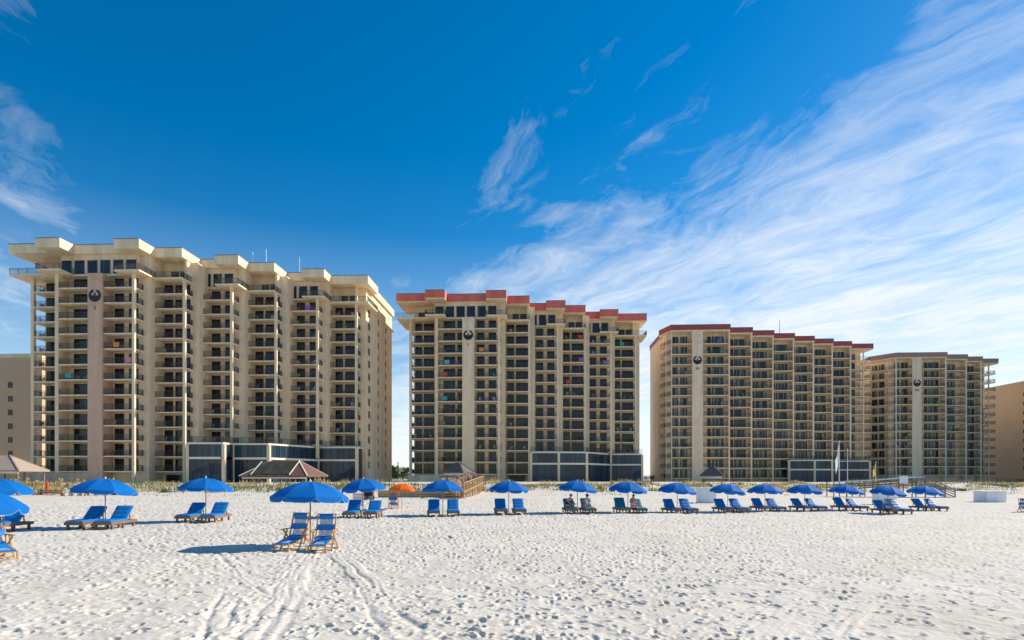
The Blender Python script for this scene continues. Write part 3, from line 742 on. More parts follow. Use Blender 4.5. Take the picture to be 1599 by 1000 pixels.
def umbrella(px, z, label, m=PAN_B, pole='pole', tilt=(0,0), rot=.2, sc=1.0, h=1.42, group='blue umbrellas in the lounger row'):
    x, y = at_depth(px, z); g = gh(x, y)
    ru = random.Random(int(px*7)); tilt = (tilt[0]+ru.uniform(-3,3), tilt[1]+ru.uniform(-3,3)); sc *= ru.uniform(.97,1.04)
    u = thing('beach_umbrella', label, 'umbrella', (x, y, g-.03), 0, group)
    b = MB(); b.tube([(0,0,-.25),(0,0,h+.44)], .022, 8); b.build('pole', M[pole], u, smooth=True)
    b = MB(); b.tube([(0,0,h+.48),(0,0,h+.53),(0,0,h+.56),(0,0,h+.60)], [.03,.035,.02,.006], 8); b.build('finial', M['white'], u)
    for k in range(8):
        for me, nm in ((m,'canopy_panel'),(ribm2,'rib')):
            o = inst(me, nm, u, (0,0,h))
            q = Matrix.Rotation(R(tilt[0]),4,'X') @ Matrix.Rotation(R(tilt[1]),4,'Y') @ Matrix.Rotation(rot+k*math.pi/4+(math.pi/8 if nm == 'rib' else 0),4,'Z')
            o.rotation_euler = q.to_euler(); o.scale = (sc,sc,sc)
    return u
# ------------------------------------------------------------------ sun loungers (head end +Y, foot end -Y)
LROT = R(7.6)
def lounger_meshes(cm):
    d = {}
    b = MB()
    for s in (-1,1): b.box(s*.34-.025,s*.34+.025,-1.15,.8,.17,.29)
    b.box(-.315,.315,-1.15,-1.10,.17,.285); b.box(-.315,.315,.75,.80,.17,.285); b.box(-.315,.315,-.02,.03,.17,.27)
    d['frame'] = b.mesh('frame', M['wood'])
    d['leg'] = MB().box(-.035,.035,-.045,.045,-.08,.20).mesh('leg', M['wood'])
    d['slat'] = MB().box(-.31,.31,-.04,.04,.262,.283).mesh('slat', M['wood'])
    def pad(w, l, th, n):
        b = MB(); nx = 6
        def zz(i, j):
            u = abs(2*i/nx-1); v = abs(2*j/n-1); return th*(1-.25*u**6-.22*v**10)-.012*(1 if j in (n//3, 2*n//3) else 0)
        for j in range(n):
            for i in range(nx):
                q = [(-w+2*w*a/nx, l*c/n, zz(a,c)) for a,c in ((i,j),(i+1,j),(i+1,j+1),(i,j+1))]; b.face(q)
        for j in range(n):
            b.face([(-w,l*j/n,0),(-w,l*j/n,zz(0,j)),(-w,l*(j+1)/n,zz(0,j+1)),(-w,l*(j+1)/n,0)][::-1]); b.face([(w,l*j/n,0),(w,l*j/n,zz(nx,j)),(w,l*(j+1)/n,zz(nx,j+1)),(w,l*(j+1)/n,0)])
        for i in range(nx):
            for jj, s in ((0,1),(n,-1)):
                q = [(-w+2*w*i/nx,l*jj/n,0),(-w+2*w*(i+1)/nx,l*jj/n,0),(-w+2*w*(i+1)/nx,l*jj/n,zz(i+1,jj)),(-w+2*w*i/nx,l*jj/n,zz(i,jj))]
                b.face(q if s > 0 else q[::-1])
        b.face([(-w,0,0),(-w,l,0),(w,l,0),(w,0,0)])
        return b
    d['seat'] = pad(.325,1.26,.085,12).mesh('seat_cushion', cm); d['back'] = pad(.325,.74,.08,9).mesh('back_cushion', cm)
    b = MB()
    for s in (-1,1): b.box(s*.30-.02,s*.30+.02,0,.74,-.04,-.004)
    b.box(-.3,.3,.62,.68,-.045,-.006); d['bf'] = b.mesh('backrest_frame', M['wood'])
    d['prop'] = MB().bar((-.28,.40,.24),(-.28,.36,.66),.035).bar((.28,.40,.24),(.28,.36,.66),.035).mesh('backrest_prop', M['wood'])
    return d
LM = {'blue': lounger_meshes(M['cushion']), 'teal': lounger_meshes(M['cushion_teal'])}
def lounger(x, y, label, kind='blue', back=52, rot=0, group='sun loungers in the row'):
    d = LM[kind]; g = gh(x, y)-.0
    t = thing('sun_lounger', label, 'sun lounger', (x, y, g+.02), LROT+rot, group)
    inst(d['frame'], 'frame', t)
    for sx in (-.30,.30):
        for sy in (-1.0,-.2,.62): inst(d['leg'], 'leg', t, (sx, sy, 0))
    for k in range(9): inst(d['slat'], 'slat', t, (0, -1.02+.12*k*1.15, .003))
    inst(d['seat'], 'seat_cushion', t, (0, -1.14, .292))
    for nm, key in (('back_cushion','back'),('backrest_frame','bf')):
        o = inst(d[key], nm, t, (0, .05, .33)); o.rotation_euler = (R(back),0,0)
    inst(d['prop'], 'backrest_prop', t)
    return t
ROW = [ # pole px, depth, colour, word, tilt
 (-6,23.2,'blue',(0,3)),(165,24.8,'blue',(-2,2)),(322,28.2,'blue',(0,0)),(568,31.5,'blue',(2,-3)),(692,33.4,'blue',(0,0)),(795,35.0,'blue',(0,0)),
 (902,36.0,'teal',(0,3)),(981,37.4,'teal',(0,5)),(1058,38.6,'blue',(0,3)),(1137,40.4,'blue',(0,5)),(1195,41.8,'blue',(-2,4)),(1257,43,'blue',(0,4)),(1322,44.2,'blue',(0,6)),(1387,41.0,'blue',(0,5)),(1445,45.6,'blue',(0,5))]
NOTE = {0:'cropped at the left edge',1:'second from the left',2:'in front of the glass podium, third from left',3:'just left of the orange umbrella',4:'just right of the orange umbrella',5:'right of the timber boardwalk',
        6:'over the two seated women',7:'over the woman with her back turned',8:'left of the white cabinet',9:'right of the tall white cabinet',10:'sixth from the right end',11:'fifth from the right end',12:'fourth from the right end',13:'third from right, over a wooden chair',14:'last at the right end of the row'}
NOTE[13] = 'next to last at right, over a wooden chair'; NOTE[12] = 'third from the right end'; NOTE[11] = 'fourth from the right end'; NOTE[10] = 'fifth from the right end'
for i,(px,z,kind,tl) in enumerate(ROW):
    umbrella(px, z, h=1.42+(.22 if i < 4 else .13 if i < 6 else .10 if i < 9 else .04), label=f'blue scalloped beach umbrella {NOTE[i]}', tilt=tl, rot=.15+.37*i, pole='pole' if i != 3 else 'white')
    x, y = at_depth(px, z)
    for s, w in ((-.50,'left'),(.60,'right')):
        lounger(x+s*math.cos(LROT)-.0, y+s*math.sin(LROT)-.12, f'{w}-hand {kind} cushioned lounger under the umbrella {NOTE[i]}', kind, 44+((i*7+int(s*10))%9)-4, R(((i*5)%7)-3)*.6)

# ------------------------------------------------------------------ wooden sling chairs
def sling_chair(x, y, rot, label, cloth='cushion'):
    t = thing('wooden_beach_chair', label, 'beach chair', (x, y, gh(x,y)-.01), rot, 'wooden sling chairs on the sand')
    W = M['woodlight']
    for s, nm in ((-1,'back_rail'),(1,'back_rail')):
        MB().bar((s*.28,.0,.16),(s*.28,.30,1.10),.03,.045).build(nm, W, t)
        MB().bar((s*.25,-.72,.20),(s*.25,.24,.42),.028,.042).build('seat_rail', W, t)
        MB().bar((s*.25,-.70,.22),(s*.25,-.74,-.02),.03,.04).build('front_leg', W, t)
        MB().bar((s*.315,-.20,.60),(s*.315,.42,-.02),.03,.045).build('rear_leg', W, t)
        MB().bar((s*.315,-.34,.0),(s*.315,.0,.60),.03,.045).build('arm_support', W, t)
        MB().bar((s*.315,-.34,.615),(s*.315,.30,.625),.065,.025).build('armrest', W, t)
    for (a, b, w) in (((-.28,.295,1.085),(.28,.295,1.085),.03),((-.28,.262,.975),(.28,.262,.975),.022),((-.25,-.72,.205),(.25,-.72,.205),.03),((-.27,-.74,.01),(.27,-.74,.01),.028),((-.31,.40,.02),(.31,.40,.02),.028),((-.31,-.32,.04),(.31,-.32,.04),.028),((-.28,.005,.18),(.28,.005,.18),.028)):
        MB().bar(a, b, w).build('crossbar', W, t)
    def sheet(nm, m, p0, p1, w, sag, n=8, th=.012):
        b = MB(); p0 = Vector(p0); p1 = Vector(p1); nrm = Vector((0, -(p1-p0).z, (p1-p0).y)).normalized()
        if nrm.z < 0: nrm = -nrm
        def pt(u, x, o):
            p = p0.lerp(p1, u)-nrm*(sag*math.sin(math.pi*u)*(1-.25*abs(x)))+nrm*o; return (x*w, p.y, p.z)
        xs = (-1,-.5,0,.5,1)
        for i in range(n):
            for a, c in zip(xs[:-1], xs[1:]):
                b.face([pt(i/n,a,th),pt(i/n,c,th),pt((i+1)/n,c,th),pt((i+1)/n,a,th)]); b.face([pt(i/n,a,0),pt((i+1)/n,a,0),pt((i+1)/n,c,0),pt(i/n,c,0)])
            for a in (-1,1): b.face([pt(i/n,a,0),pt(i/n,a,th),pt((i+1)/n,a,th),pt((i+1)/n,a,0)])
        return b.build(nm, m, t, smooth=True)
    sheet('seat_sling', M[cloth], (0,-.73,.225), (0,.07,.42), .235, .03)
    sheet('back_sling', M['meshcloth'], (0,.075,.40), (0,.285,1.05), .20, .02)
    sheet('lumbar_band', M[cloth], (0,.125,.60), (0,.18,.775), .29, .012)
    sheet('head_pillow', M[cloth], (0,.235,.94), (0,.283,1.09), .21, -.02, th=.05)
    b = MB()
    for r_, xs in ((0, (-.13,-.07,-.01,.05,.11)), (1, (-.10,-.04,.02,.08))):
        for x in xs:
            yy = -.56+.10*r_; zz = .262+.023*r_
            b.bar((x,yy-.03,zz),(x,yy+.03,zz+.013),.010,.004); b.bar((x,yy+.03,zz+.013),(x+.032,yy+.025,zz+.012),.010,.004); b.bar((x+.03,yy+.02,zz+.011),(x+.026,yy-.03,zz),.010,.004)
    b.build('printed_lettering', M['print'], t)
    return t
cx, cy = at_depth(463, 17.8); sling_chair(cx, cy, R(-12), 'left of two wooden chairs with blue slings under the nearest umbrella')
cx, cy = at_depth(507, 17.7); sling_chair(cx, cy, R(4), 'right of two wooden chairs with blue slings under the nearest umbrella')
cx, cy = at_depth(-8, 15.6); sling_chair(cx, cy, R(62), 'wooden chair with blue sling cropped by the left edge')
cx, cy = at_depth(1387, 39.6); sling_chair(cx, cy, R(150), 'wooden sling chair seen from behind before the right-hand loungers')
cx, cy = at_depth(615, 39.2); sling_chair(cx, cy, R(185), 'small blue chair beside the orange umbrella')
cx, cy = at_depth(1600, 46); sling_chair(cx, cy, R(120), 'dark blue beach chair cropped at the right edge')
umbrella(485, 18.8, 'nearest blue umbrella over two wooden chairs', tilt=(-1,-1), rot=.12, group='single umbrellas', pole='polewood', h=1.57)
umbrella(-44, 15.6, 'blue umbrella cropped by the left edge, nearest to the camera', rot=.5, tilt=(0,0), group='single umbrellas', h=1.5)
umbrella(628, 38.6, 'small orange beach umbrella behind the blue row', m=PAN_O, rot=.5, sc=.72, h=1.38, group='single umbrellas', tilt=(0,2))

# ------------------------------------------------------------------ people
def person(name_label, loc, rotz, J, skin, clothes, hair, hat=None, rad=1.0, holder=None):
    """J: joint positions (local, facing -Y). One skinned body mesh, clothing, hair and hands as children."""
    t = thing('person', name_label, 'person', loc, rotz)
    names = ['pelvis','waist','chest','neck','head','crown','nose','shl','ell','wrl','shr','elr','wrr','hpl','knl','anl','tol','hpr','knr','anr','tor']
    rads = {'pelvis':.145,'waist':.125,'chest':.15,'neck':.055,'head':.088,'crown':.075,'nose':.016,'shl':.07,'ell':.046,'wrl':.032,'shr':.07,'elr':.046,'wrr':.032,'hpl':.10,'knl':.062,'anl':.04,'tol':.034,'hpr':.10,'knr':.062,'anr':.04,'tor':.034}
    edges = [('pelvis','waist'),('waist','chest'),('chest','neck'),('neck','head'),('head','crown'),('head','nose'),('chest','shl'),('shl','ell'),('ell','wrl'),('chest','shr'),('shr','elr'),('elr','wrr'),('pelvis','hpl'),('hpl','knl'),('knl','anl'),('anl','tol'),('pelvis','hpr'),('hpr','knr'),('knr','anr'),('anr','tor')]
    def skin_obj(nm, keys, m, k=1.0, extra=0.0):
        me = bpy.data.meshes.new(nm); idx = {a:i for i,a in enumerate(keys)}
        me.from_pydata([J[a] for a in keys], [(idx[a],idx[b]) for a,b in edges if a in idx and b in idx], [])
        me.materials.append(m); o = inst(me, nm, t)
        sm = o.modifiers.new('skin','SKIN'); sm.use_smooth_shade = True
        for i,a in enumerate(keys):
            sv = me.skin_vertices[0].data[i]; r_ = rads[a]*rad*k+extra
            wide = 1.15 if a in ('pelvis','waist','chest') else 1.0
            sv.radius = (r_*wide, r_*(.82 if a in ('pelvis','waist','chest') else 1)); sv.use_root = (i == 0)
        ss = o.modifiers.new('smooth','SUBSURF'); ss.levels = 1; ss.render_levels = 2
        return o
    skin_obj('body', names, skin)
    for nm, keys, m, k in clothes: skin_obj(nm, keys, m, k, .016)
    hd = Vector(J['head']); cr = Vector(J['crown']); ns = Vector(J['nose']); up = (cr-hd).normalized(); fw = (ns-hd).normalized()
    b = MB(); c = hd+up*.055-fw*.028; b.ball(c, (.098,.098,.105), 12, 8); b.build('hair', hair, t, smooth=True)
    side = up.cross(fw).normalized()
    b = MB()
    for s in (-1,1): b.ball(hd+side*(.036*s)+fw*.082+up*.025, .012, 6, 4)
    b.build('eyes', M['black'], t)
    b = MB()
    for s in (-1,1): b.ball(hd+side*(.090*s)+up*.01, (.02,.02,.03), 6, 5)
    b.build('ears', skin, t)
    if hat:
        b = MB(); a = side; f = fw; o = hd+up*.085
        ring = lambda r_, h: [o+(a*math.cos(q)+f*math.sin(q))*r_+up*h for q in np.linspace(0,2*math.pi,15)[:-1]]
        if hat[1] == 'cap': r1, r2, r3 = ring(.105,0), ring(.098,.05), ring(.05,.085)
        else: r1, r2, r3 = ring(.19,-.03), ring(.108,.01), ring(.085,.10)
        for p, q in ((r1,r2),(r2,r3)):
            for i in range(14): b.face([p[i],p[(i+1)%14],q[(i+1)%14],q[i]])
        b.face(r3)
        if hat[1] == 'cap': b.bar(o+f*.08, o+f*.20-up*.01, .13, .012, up)
        b.build('hat', hat[0], t, smooth=True)
    for s, w, e in (('l','wrl','ell'),('r','wrr','elr')):
        d = (Vector(J[w])-Vector(J[e])).normalized(); p = Vector(J[w])+d*.01; sd = d.cross(Vector((0,0,1)))
        sd = sd.normalized() if sd.length > .1 else Vector((1,0,0)); dn = d.cross(sd).normalized()
        b = MB(); b.tube([p-d*.02, p+d*.05, p+d*.09], [.026,.038,.036], 8)
        for i, ln in enumerate((.065,.078,.072,.055)):
            q = p+d*.085+sd*(-.027+.018*i); b.tube([q, q+d*ln*.5+dn*.004, q+d*ln+dn*.022], [.0095,.009,.007], 6)
        q = p+d*.03+sd*-.032; b.tube([q, q+d*.03-sd*.022, q+d*.06-sd*.024], [.012,.010,.008], 6)
        b.build('hand', skin, t, smooth=True)
    return t
def pose_sit(lean=0.15, twist=0, arms='lap', legs='out', zs=.0):
    """seated with the seat at z = 0, facing -Y"""
    J = {'pelvis':(0,.0,.13)}
    w = (0,.02+lean*-.2,.33); c = (0,-lean*.45,.52); J['waist'] = w; J['chest'] = c
    n = (0,c[1]-.03-lean*.15,.68); J['neck'] = n; J['head'] = (0,n[1]-.03-lean*.1,.80); J['crown'] = (0,n[1]-.02-lean*.12,.88); J['nose'] = (0,n[1]-.145,.79)
    for s, k in ((-1,'l'),(1,'r')):
        J['sh'+k] = (s*.18,c[1]-.01,.575)
        if arms == 'lap': J['el'+k] = (s*.25,c[1]-.06,.32); J['wr'+k] = (s*.13,c[1]-.27,.24)
        elif arms == 'back': J['el'+k] = (s*.25,c[1]+.16,.33); J['wr'+k] = (s*.24,c[1]+.27,.10)
        else: J['el'+k] = (s*.24,c[1]-.18,.36); J['wr'+k] = (s*.16,c[1]-.40,.26)
        J['hp'+k] = (s*.10,-.04,.11)
        if legs == 'out': J['kn'+k] = (s*.13,-.46,.20); J['an'+k] = (s*.12,-.86,.05); J['to'+k] = (s*.13,-.95,.12)
        elif legs == 'down': J['kn'+k] = (s*.13,-.44,.13); J['an'+k] = (s*.13,-.46,-.29); J['to'+k] = (s*.14,-.62,-.335)
        else: J['kn'+k] = (s*.15,-.36,.36); J['an'+k] = (s*.12,-.52,.03); J['to'+k] = (s*.13,-.66,.03)
    return J
def pose_stand(stride=.12, bend=0):
    J = {'pelvis':(0,0,.93),'waist':(0,0,1.10),'chest':(0,-.02-bend*.2,1.30),'neck':(0,-.03-bend*.3,1.47),'head':(0,-.05-bend*.35,1.59),'crown':(0,-.04-bend*.35,1.68),'nose':(0,-.165-bend*.35,1.58)}
    for s, k in ((-1,'l'),(1,'r')):
        J['sh'+k] = (s*.20,-.02-bend*.2,1.37); J['el'+k] = (s*.27,s*stride*.5-.02,1.10); J['wr'+k] = (s*.25,s*stride*.9-.12,.87)
        J['hp'+k] = (s*.10,0,.90); J['kn'+k] = (s*.11,-s*stride-.03,.49); J['an'+k] = (s*.11,-s*stride*1.4+.03,.08); J['to'+k] = (s*.12,-s*stride*1.4-.13,.035)
    return J
TOP = ['waist','chest']; BOT = ['pelvis','hpl','hpr']; SUIT = ['pelvis','waist','chest']
def seat_at(px, z, dx, dy, zz=.375):
    x, y = at_depth(px, z); x += dx; y += dy; return (x, y, gh(x,y)+zz)
p_ = person('woman in black swimsuit sitting bent forward on the teal lounger', seat_at(886,36.0,0,-.5), R(35), pose_sit(.5,0,'fwd','down'), SKINS[1], [('swimsuit',SUIT,M['black'],1.02)], M['hair'])
q_ = person('woman in wide red hat sitting sideways on the teal lounger', seat_at(911,36.0,.05,-.55), R(80), pose_sit(.2,0,'lap','bent'), SKINS[2], [('swimsuit',SUIT,mat('maroon_suit',(.20,.03,.05),.7),1.02)], M['hair'], (mat('red_hat',(.40,.03,.03),.8),'brim'))
r_ = person('dark-haired woman with back turned in pale blue wrap on a teal lounger', seat_at(985,37.4,.05,-.45), R(150), pose_sit(.25,0,'lap','bent'), SKINS[1], [('pale_wrap',['pelvis','waist'],mat('pale_blue_wrap',(.45,.58,.72),.8),1.06),('bikini_top',['chest'] if False else ['waist','chest'],M['black'],.9)], M['hair'])
for o in (p_, q_, r_): o.scale = (.86,.86,.86)
def stand_at(px, z, zz=None):
    x, y = at_depth(px, z); return (x, y, (gh(x,y) if zz is None else zz))
person('shirtless man in dark cap and white shorts by the boardwalk foot', stand_at(715,54.5,.35), R(20), pose_stand(.1,.2), SKINS[2], [('shorts',BOT,M['white'],1.08)], M['hair'], (M['black'],'cap'), 1.12)

# ------------------------------------------------------------------ timber boardwalk in the middle
def boardwalk_mid():
    x0, x1, ya, yb = -9.0, -7.1, 55.5, 76.0
    za, zb = .60, 1.25
    t = thing('timber_boardwalk', 'warm timber boardwalk with picket railings climbing from the sand', 'boardwalk', (-8, 55, 0))
    ox, oy = -8.0, 55.0
    n = 52
    zf = lambda y: za+(zb-za)*(y-ya)/(yb-ya)
    pl = MB().box(-.98,.98,-.17,.17,-.04,0).mesh('plank', M['deckwood'])
    for i in range(n):
        y = ya+(yb-ya)*(i+.5)/n; inst(pl, 'plank', t, (x0+.95-ox, y-oy, zf(y)))
    for i, s in enumerate((.40,.20)): inst(pl, 'step', t, (x0+.95-ox, ya-.2-.3*i-oy, zf(ya)-.2*(i+1)))
    pk = MB().box(-.02,.02,-.10,.10,-.95,.98).mesh('picket', M['deckwood'])
    ps = MB().box(-.05,.05,-.05,.05,-1.5,1.12).mesh('post', M['deckwood'])
    for x in (x0, x1):
        s = 1 if x == x1 else -1
        for i in range(20):
            y = ya+.15+(yb-ya-.3)*i/19; inst(pk, 'picket', t, (x-ox+s*.03, y-oy, zf(y)))
        for i in range(9):
            y = ya+(yb-ya)*i/8; inst(ps, 'post', t, (x-ox-s*.05, y-oy, zf(y)))
        for h in (1.0,.12):
            MB().bar((x-ox+s*.0,ya-.1-oy,zf(ya)+h),(x-ox,yb-oy,zf(yb)+h),.14 if h > .5 else .05,.05 if h > .5 else .1).build('handrail', M['deckwood'], t)
    return zf
zf = boardwalk_mid()
person('person in red shirt behind the boardwalk railing', (-7.75, 65.0, zf(65)), R(0), pose_stand(.1), SKINS[0], [('shirt',TOP,mat('red_shirt',(.6,.04,.04),.8),1.06),('shorts',BOT,M['black'],1.06)], M['hair'], None, .95)
person('person in grey top farther up the boardwalk', (-7.9, 71.5, zf(71.5)), R(0), pose_stand(.15), SKINS[1], [('shirt',TOP,mat('grey_shirt',(.3,.3,.32),.8),1.06),('shorts',BOT,mat('blue_shorts',(.1,.15,.3),.8),1.06)], M['hair'])
xw, yw = at_depth(1582, 92); person('distant standing person in dark top and white trousers at right', (xw, yw, gh(xw,yw)), R(10), pose_stand(.12), SKINS[1], [('shirt',TOP,M['black'],1.1),('trousers',['pelvis','hpl','knl','anl','hpr','knr','anr'],M['white'],1.12)], M['hair'])
# low timber retaining wall left of the boardwalk
def low_wall():
    xa, ya = at_depth(592, 57.5); xb, yb = at_depth(722, 57.0); L = xb-xa
    t = thing('timber_retaining_wall', 'low brown plank wall on the sand behind the orange umbrella', 'wall', (xa, ya, 0))
    for r_ in range(3):
        m = 4
        for i in range(m): 
            b = MB(); b.box(L*i/m+.01, L*(i+1)/m-.01, -.04+.006*r_, .03, gh(xa,ya)-.12+.27*r_, gh(xa,ya)+.14+.27*r_); b.build('plank', M['deckwood'], t)
    for i in range(6): b = MB(); b.box(L*i/5-.07,L*i/5+.07,.035,.16,gh(xa,ya)-.3,gh(xa,ya)+.85); b.build('post', M['deckwood'], t)
low_wall()
# right-hand boardwalk with stairs
def boardwalk_right():
    Y = 80.0; xs = at_Y(1297, Y); xe = at_Y(1438, Y); xf = at_Y(1484, Y); g = gh(xf, Y-2)
    t = thing('grey_boardwalk', 'grey timber boardwalk with white rope rail and stairs at right', 'boardwalk', (xe, Y, 0))
    z0, z1 = g+1.0, g+1.75; L = xe-xs
    pl = MB().box(-.14,.14,-.9,.9,-.05,0).mesh('plank', M['greywood'])
    for i in range(46):
        f = (i+.5)/46; inst(pl, 'plank', t, (-L+L*f, 0, z0+(z1-z0)*f))
    ps = MB().box(-.05,.05,-.05,.05,-1.9,1.05).mesh('post', M['greywood'])
    for yy in (-.93,.93):
        for i in range(8):
            f = i/7; inst(ps, 'post', t, (-L+L*f, yy, z0+(z1-z0)*f))
        MB().tube([(-L,yy,z0+1.0),(-L*.5,yy,(z0+z1)/2+.97),(0,yy,z1+1.02)], .05, 6).build('rope_rail', M['white'], t)
        for h in (.3,.6): MB().bar((-L,yy,z0+h),(0,yy,z1+h),.04,.09).build('side_rail', M['greywood'], t)
    S = xf-xe; ns = 9; st = MB().box(-.24,.24,-.9,.9,-.045,0).mesh('step', M['greywood'])
    for i in range(ns):
        f = (i+.5)/ns; inst(st, 'step', t, (S*f, 0, z1+(g-z1)*f))
    for yy in (-.95,.95):
        for h in (.05,.38,.68,1.0): MB().bar((0,yy,z1+h),(S,yy,g+h),.05,.12).build('stair_rail', M['greywood'], t)
        for i in range(4): f = i/3; inst(ps, 'post', t, (S*f, yy, z1+(g-z1)*f+(-.0)))
    b = MB(); b.box(-.55,.55,-.03,.03,-.5,.5); sg = b.build('white_sign', M['white'], None, (at_Y(1413,Y-1.2), Y-1.2, g+2.35)); 
    sg.parent = t; sg.location = (at_Y(1413,Y-1.2)-xe, -1.0, z1+.62)
boardwalk_right()

# ------------------------------------------------------------------ white cabinets, flags, posts
def cabinet(px, z, w, d, h, rot, label):
    x, y = at_depth(px, z); t = thing('storage_cabinet', label, 'cabinet', (x, y, gh(x,y)-.03), rot, 'white storage cabinets on the sand')
    MB().box(-w/2,w/2,-d/2,d/2,0,h-.06).build('body', M['white'], t)
    MB().box(-w/2-.03,w/2+.03,-d/2-.03,d/2+.03,h-.06,h).build('lid', M['white'], t)
    for i in range(2): MB().box(-w/2+.05+i*(w/2-.02),-.03+i*(w/2-.02),-d/2-.025,-d/2-.002,.06,h-.12).build('door', M['white'], t)
cabinet(1103, 53, 1.55, 1.0, 1.45, R(0), 'tall white storage cabinet between two umbrellas')
cabinet(1381, 55, 1.7, 1.0, 1.2, R(0), 'white storage cabinet behind the umbrella next to last at right')
cabinet(1546, 64, 2.4, 1.6, 1.25, R(8), 'long low white storage cabinet at far right of the beach')
def mast(px, z, ztop, label, cat, r_=.05, m='white', flag=None, zb=None):
    x, y = at_depth(px, z); g = gh(x,y) if zb is None else zb
    t = thing('flagpole' if flag else 'mast', label, cat, (x, y, g))
    MB().tube([(0,0,-.2),(0,0,ztop-g)], [r_, r_*.7], 8).build('pole', M[m], t)
    MB().ball((0,0,ztop-g+.05), .09, 8, 6).build('ball_top', M[m], t)
    if flag:
        fm, w, h, dirx, droop = flag; b = MB(); n, k = 10, 8
        def P(i, j):
            u, v = i/n, j/k
            return (dirx*w*u*(1-.25*v*droop), .18*math.sin(u*7+v*2)*u, ztop-g-.15-h*v-droop*u*1.6*h)
        for i in range(n):
            for j in range(k): b.face([P(i,j),P(i,j+1),P(i+1,j+1),P(i+1,j)])
        b.build('flag', M[fm], t, smooth=True)
zt = lambda py, z: CAMZ+(HOR-py)*z/FPX
mast(1311, 100, zt(690,100), 'tall white pole with a drooping white flag before the red-roofed tower', 'flagpole', .09, 'white', ('flag_white',.62,2.6,-1,.75))
mast(1324, 104, zt(702,104), 'bare white pole right of the white flag', 'pole', .07)
mast(1368, 118, zt(722,118), 'slim pole with a yellow flag left of the brown-roofed tower', 'flagpole', .08, 'white', ('flag_yellow',.5,1.8,-1,.5))
mast(622, 150, zt(722,150), 'utility pole between the two nearest towers', 'pole', .15, 'greywood')
mast(577, 99, zt(722,99), 'slim light pole beside the end of the cream-roofed tower', 'pole', .06, 'greywood')
for px, z, py, lab in ((395,112,395,'short faint antenna, left of three on the cream roof'),(416,113,390,'tall white antenna, middle of three on the cream roof'),(468,123,402,'white antenna, right of three on the cream roof')):
    mast(px, z+6, zt(py, z+6), lab, 'antenna', .10, 'white', None, 43.8)
mast(1218, 178, zt(501,178), 'thin dark antenna on the red-roofed tower', 'antenna', .09, 'greywood', None, 41.9)
x, y = at_depth(74, 64); b = MB(); b.tube([(0,0,-.1),(0,0,1.35),(0,0,1.42)], [.16,.15,.05], 10); o = b.build('marker_post', M['red'], None, (x, y, gh(x,y))); tag(o, 'red marker post among sea oats at left', 'post')
x, y = at_depth(80, 63); t = thing('plank_bench', 'pale low plank fence in the sea oats at left', 'fence', (x, y, gh(x,y)))
for i in range(2): MB().box(-1.3,1.3,-.03,.03,.18+.22*i,.36+.22*i).build('plank', M['deckwood'], t)
for i in range(3): MB().box(-1.25+1.2*i,-1.13+1.2*i,.03,.13,-.2,.75).build('post', M['deckwood'], t)
# hanging towel and cart behind the fourth umbrella
x, y = at_depth(560, 33.5); g = gh(x,y); t = thing('towel_rack', 'pale pink striped towel hung on a red-edged stand behind loungers', 'towel', (x, y, g))
pk = mat('pink_towel', (.72,.48,.50), .9)
for i in range(7): MB().box(-.27,.25,-.012,.012,.50+.105*i,.60+.105*i).build('stripe', pk if i % 2 == 0 else M['white'], t)
MB().bar((.29,0,0),(.29,0,1.28),.06).build('stand_post', M['red'], t); MB().bar((-.29,0,0),(-.29,0,1.28),.04).build('stand_post', M['white'], t)
x, y = at_depth(576, 52); t = thing('beach_cart', 'small dark beach cart with wheels behind the umbrella', 'cart', (x, y, gh(x,y)))
MB().box(-.4,.4,-.3,.3,.3,.75).build('bin', M['black'], t); MB().bar((.35,0,.6),(.75,0,1.0),.04).build('handle', M['pole'], t)
for sx in (-.28,.28):
    for sy in (-.33,.33): MB().tube([(sx,sy-.04,.2),(sx,sy+.04,.2)], .2, 12).build('wheel', M['greywood'], t)
# towels on the occupied loungers
for px, z, dx, c, lab in ((895,36,.0,'red','red patterned towel draped over the left teal lounger'),(988,37.4,.1,'pink','pink towel draped over the right teal lounger by the seated woman')):
    x, y = at_depth(px, z); x += dx; y -= .75; b = MB(); n = 8
    for i in range(n):
        u0, u1 = -.42+.84*i/n, -.42+.84*(i+1)/n; h = lambda u: .395 if abs(u) < .36 else .395-(abs(u)-.36)*3.0
        b.face([(u0,-.3,h(u0)),(u1,-.3,h(u1)),(u1,.3,h(u1)+.004),(u0,.3,h(u0)+.004)])
    o = b.build('beach_towel', CM[c], None, (x,y,gh(x,y)), LROT); tag(o, lab, 'towel')

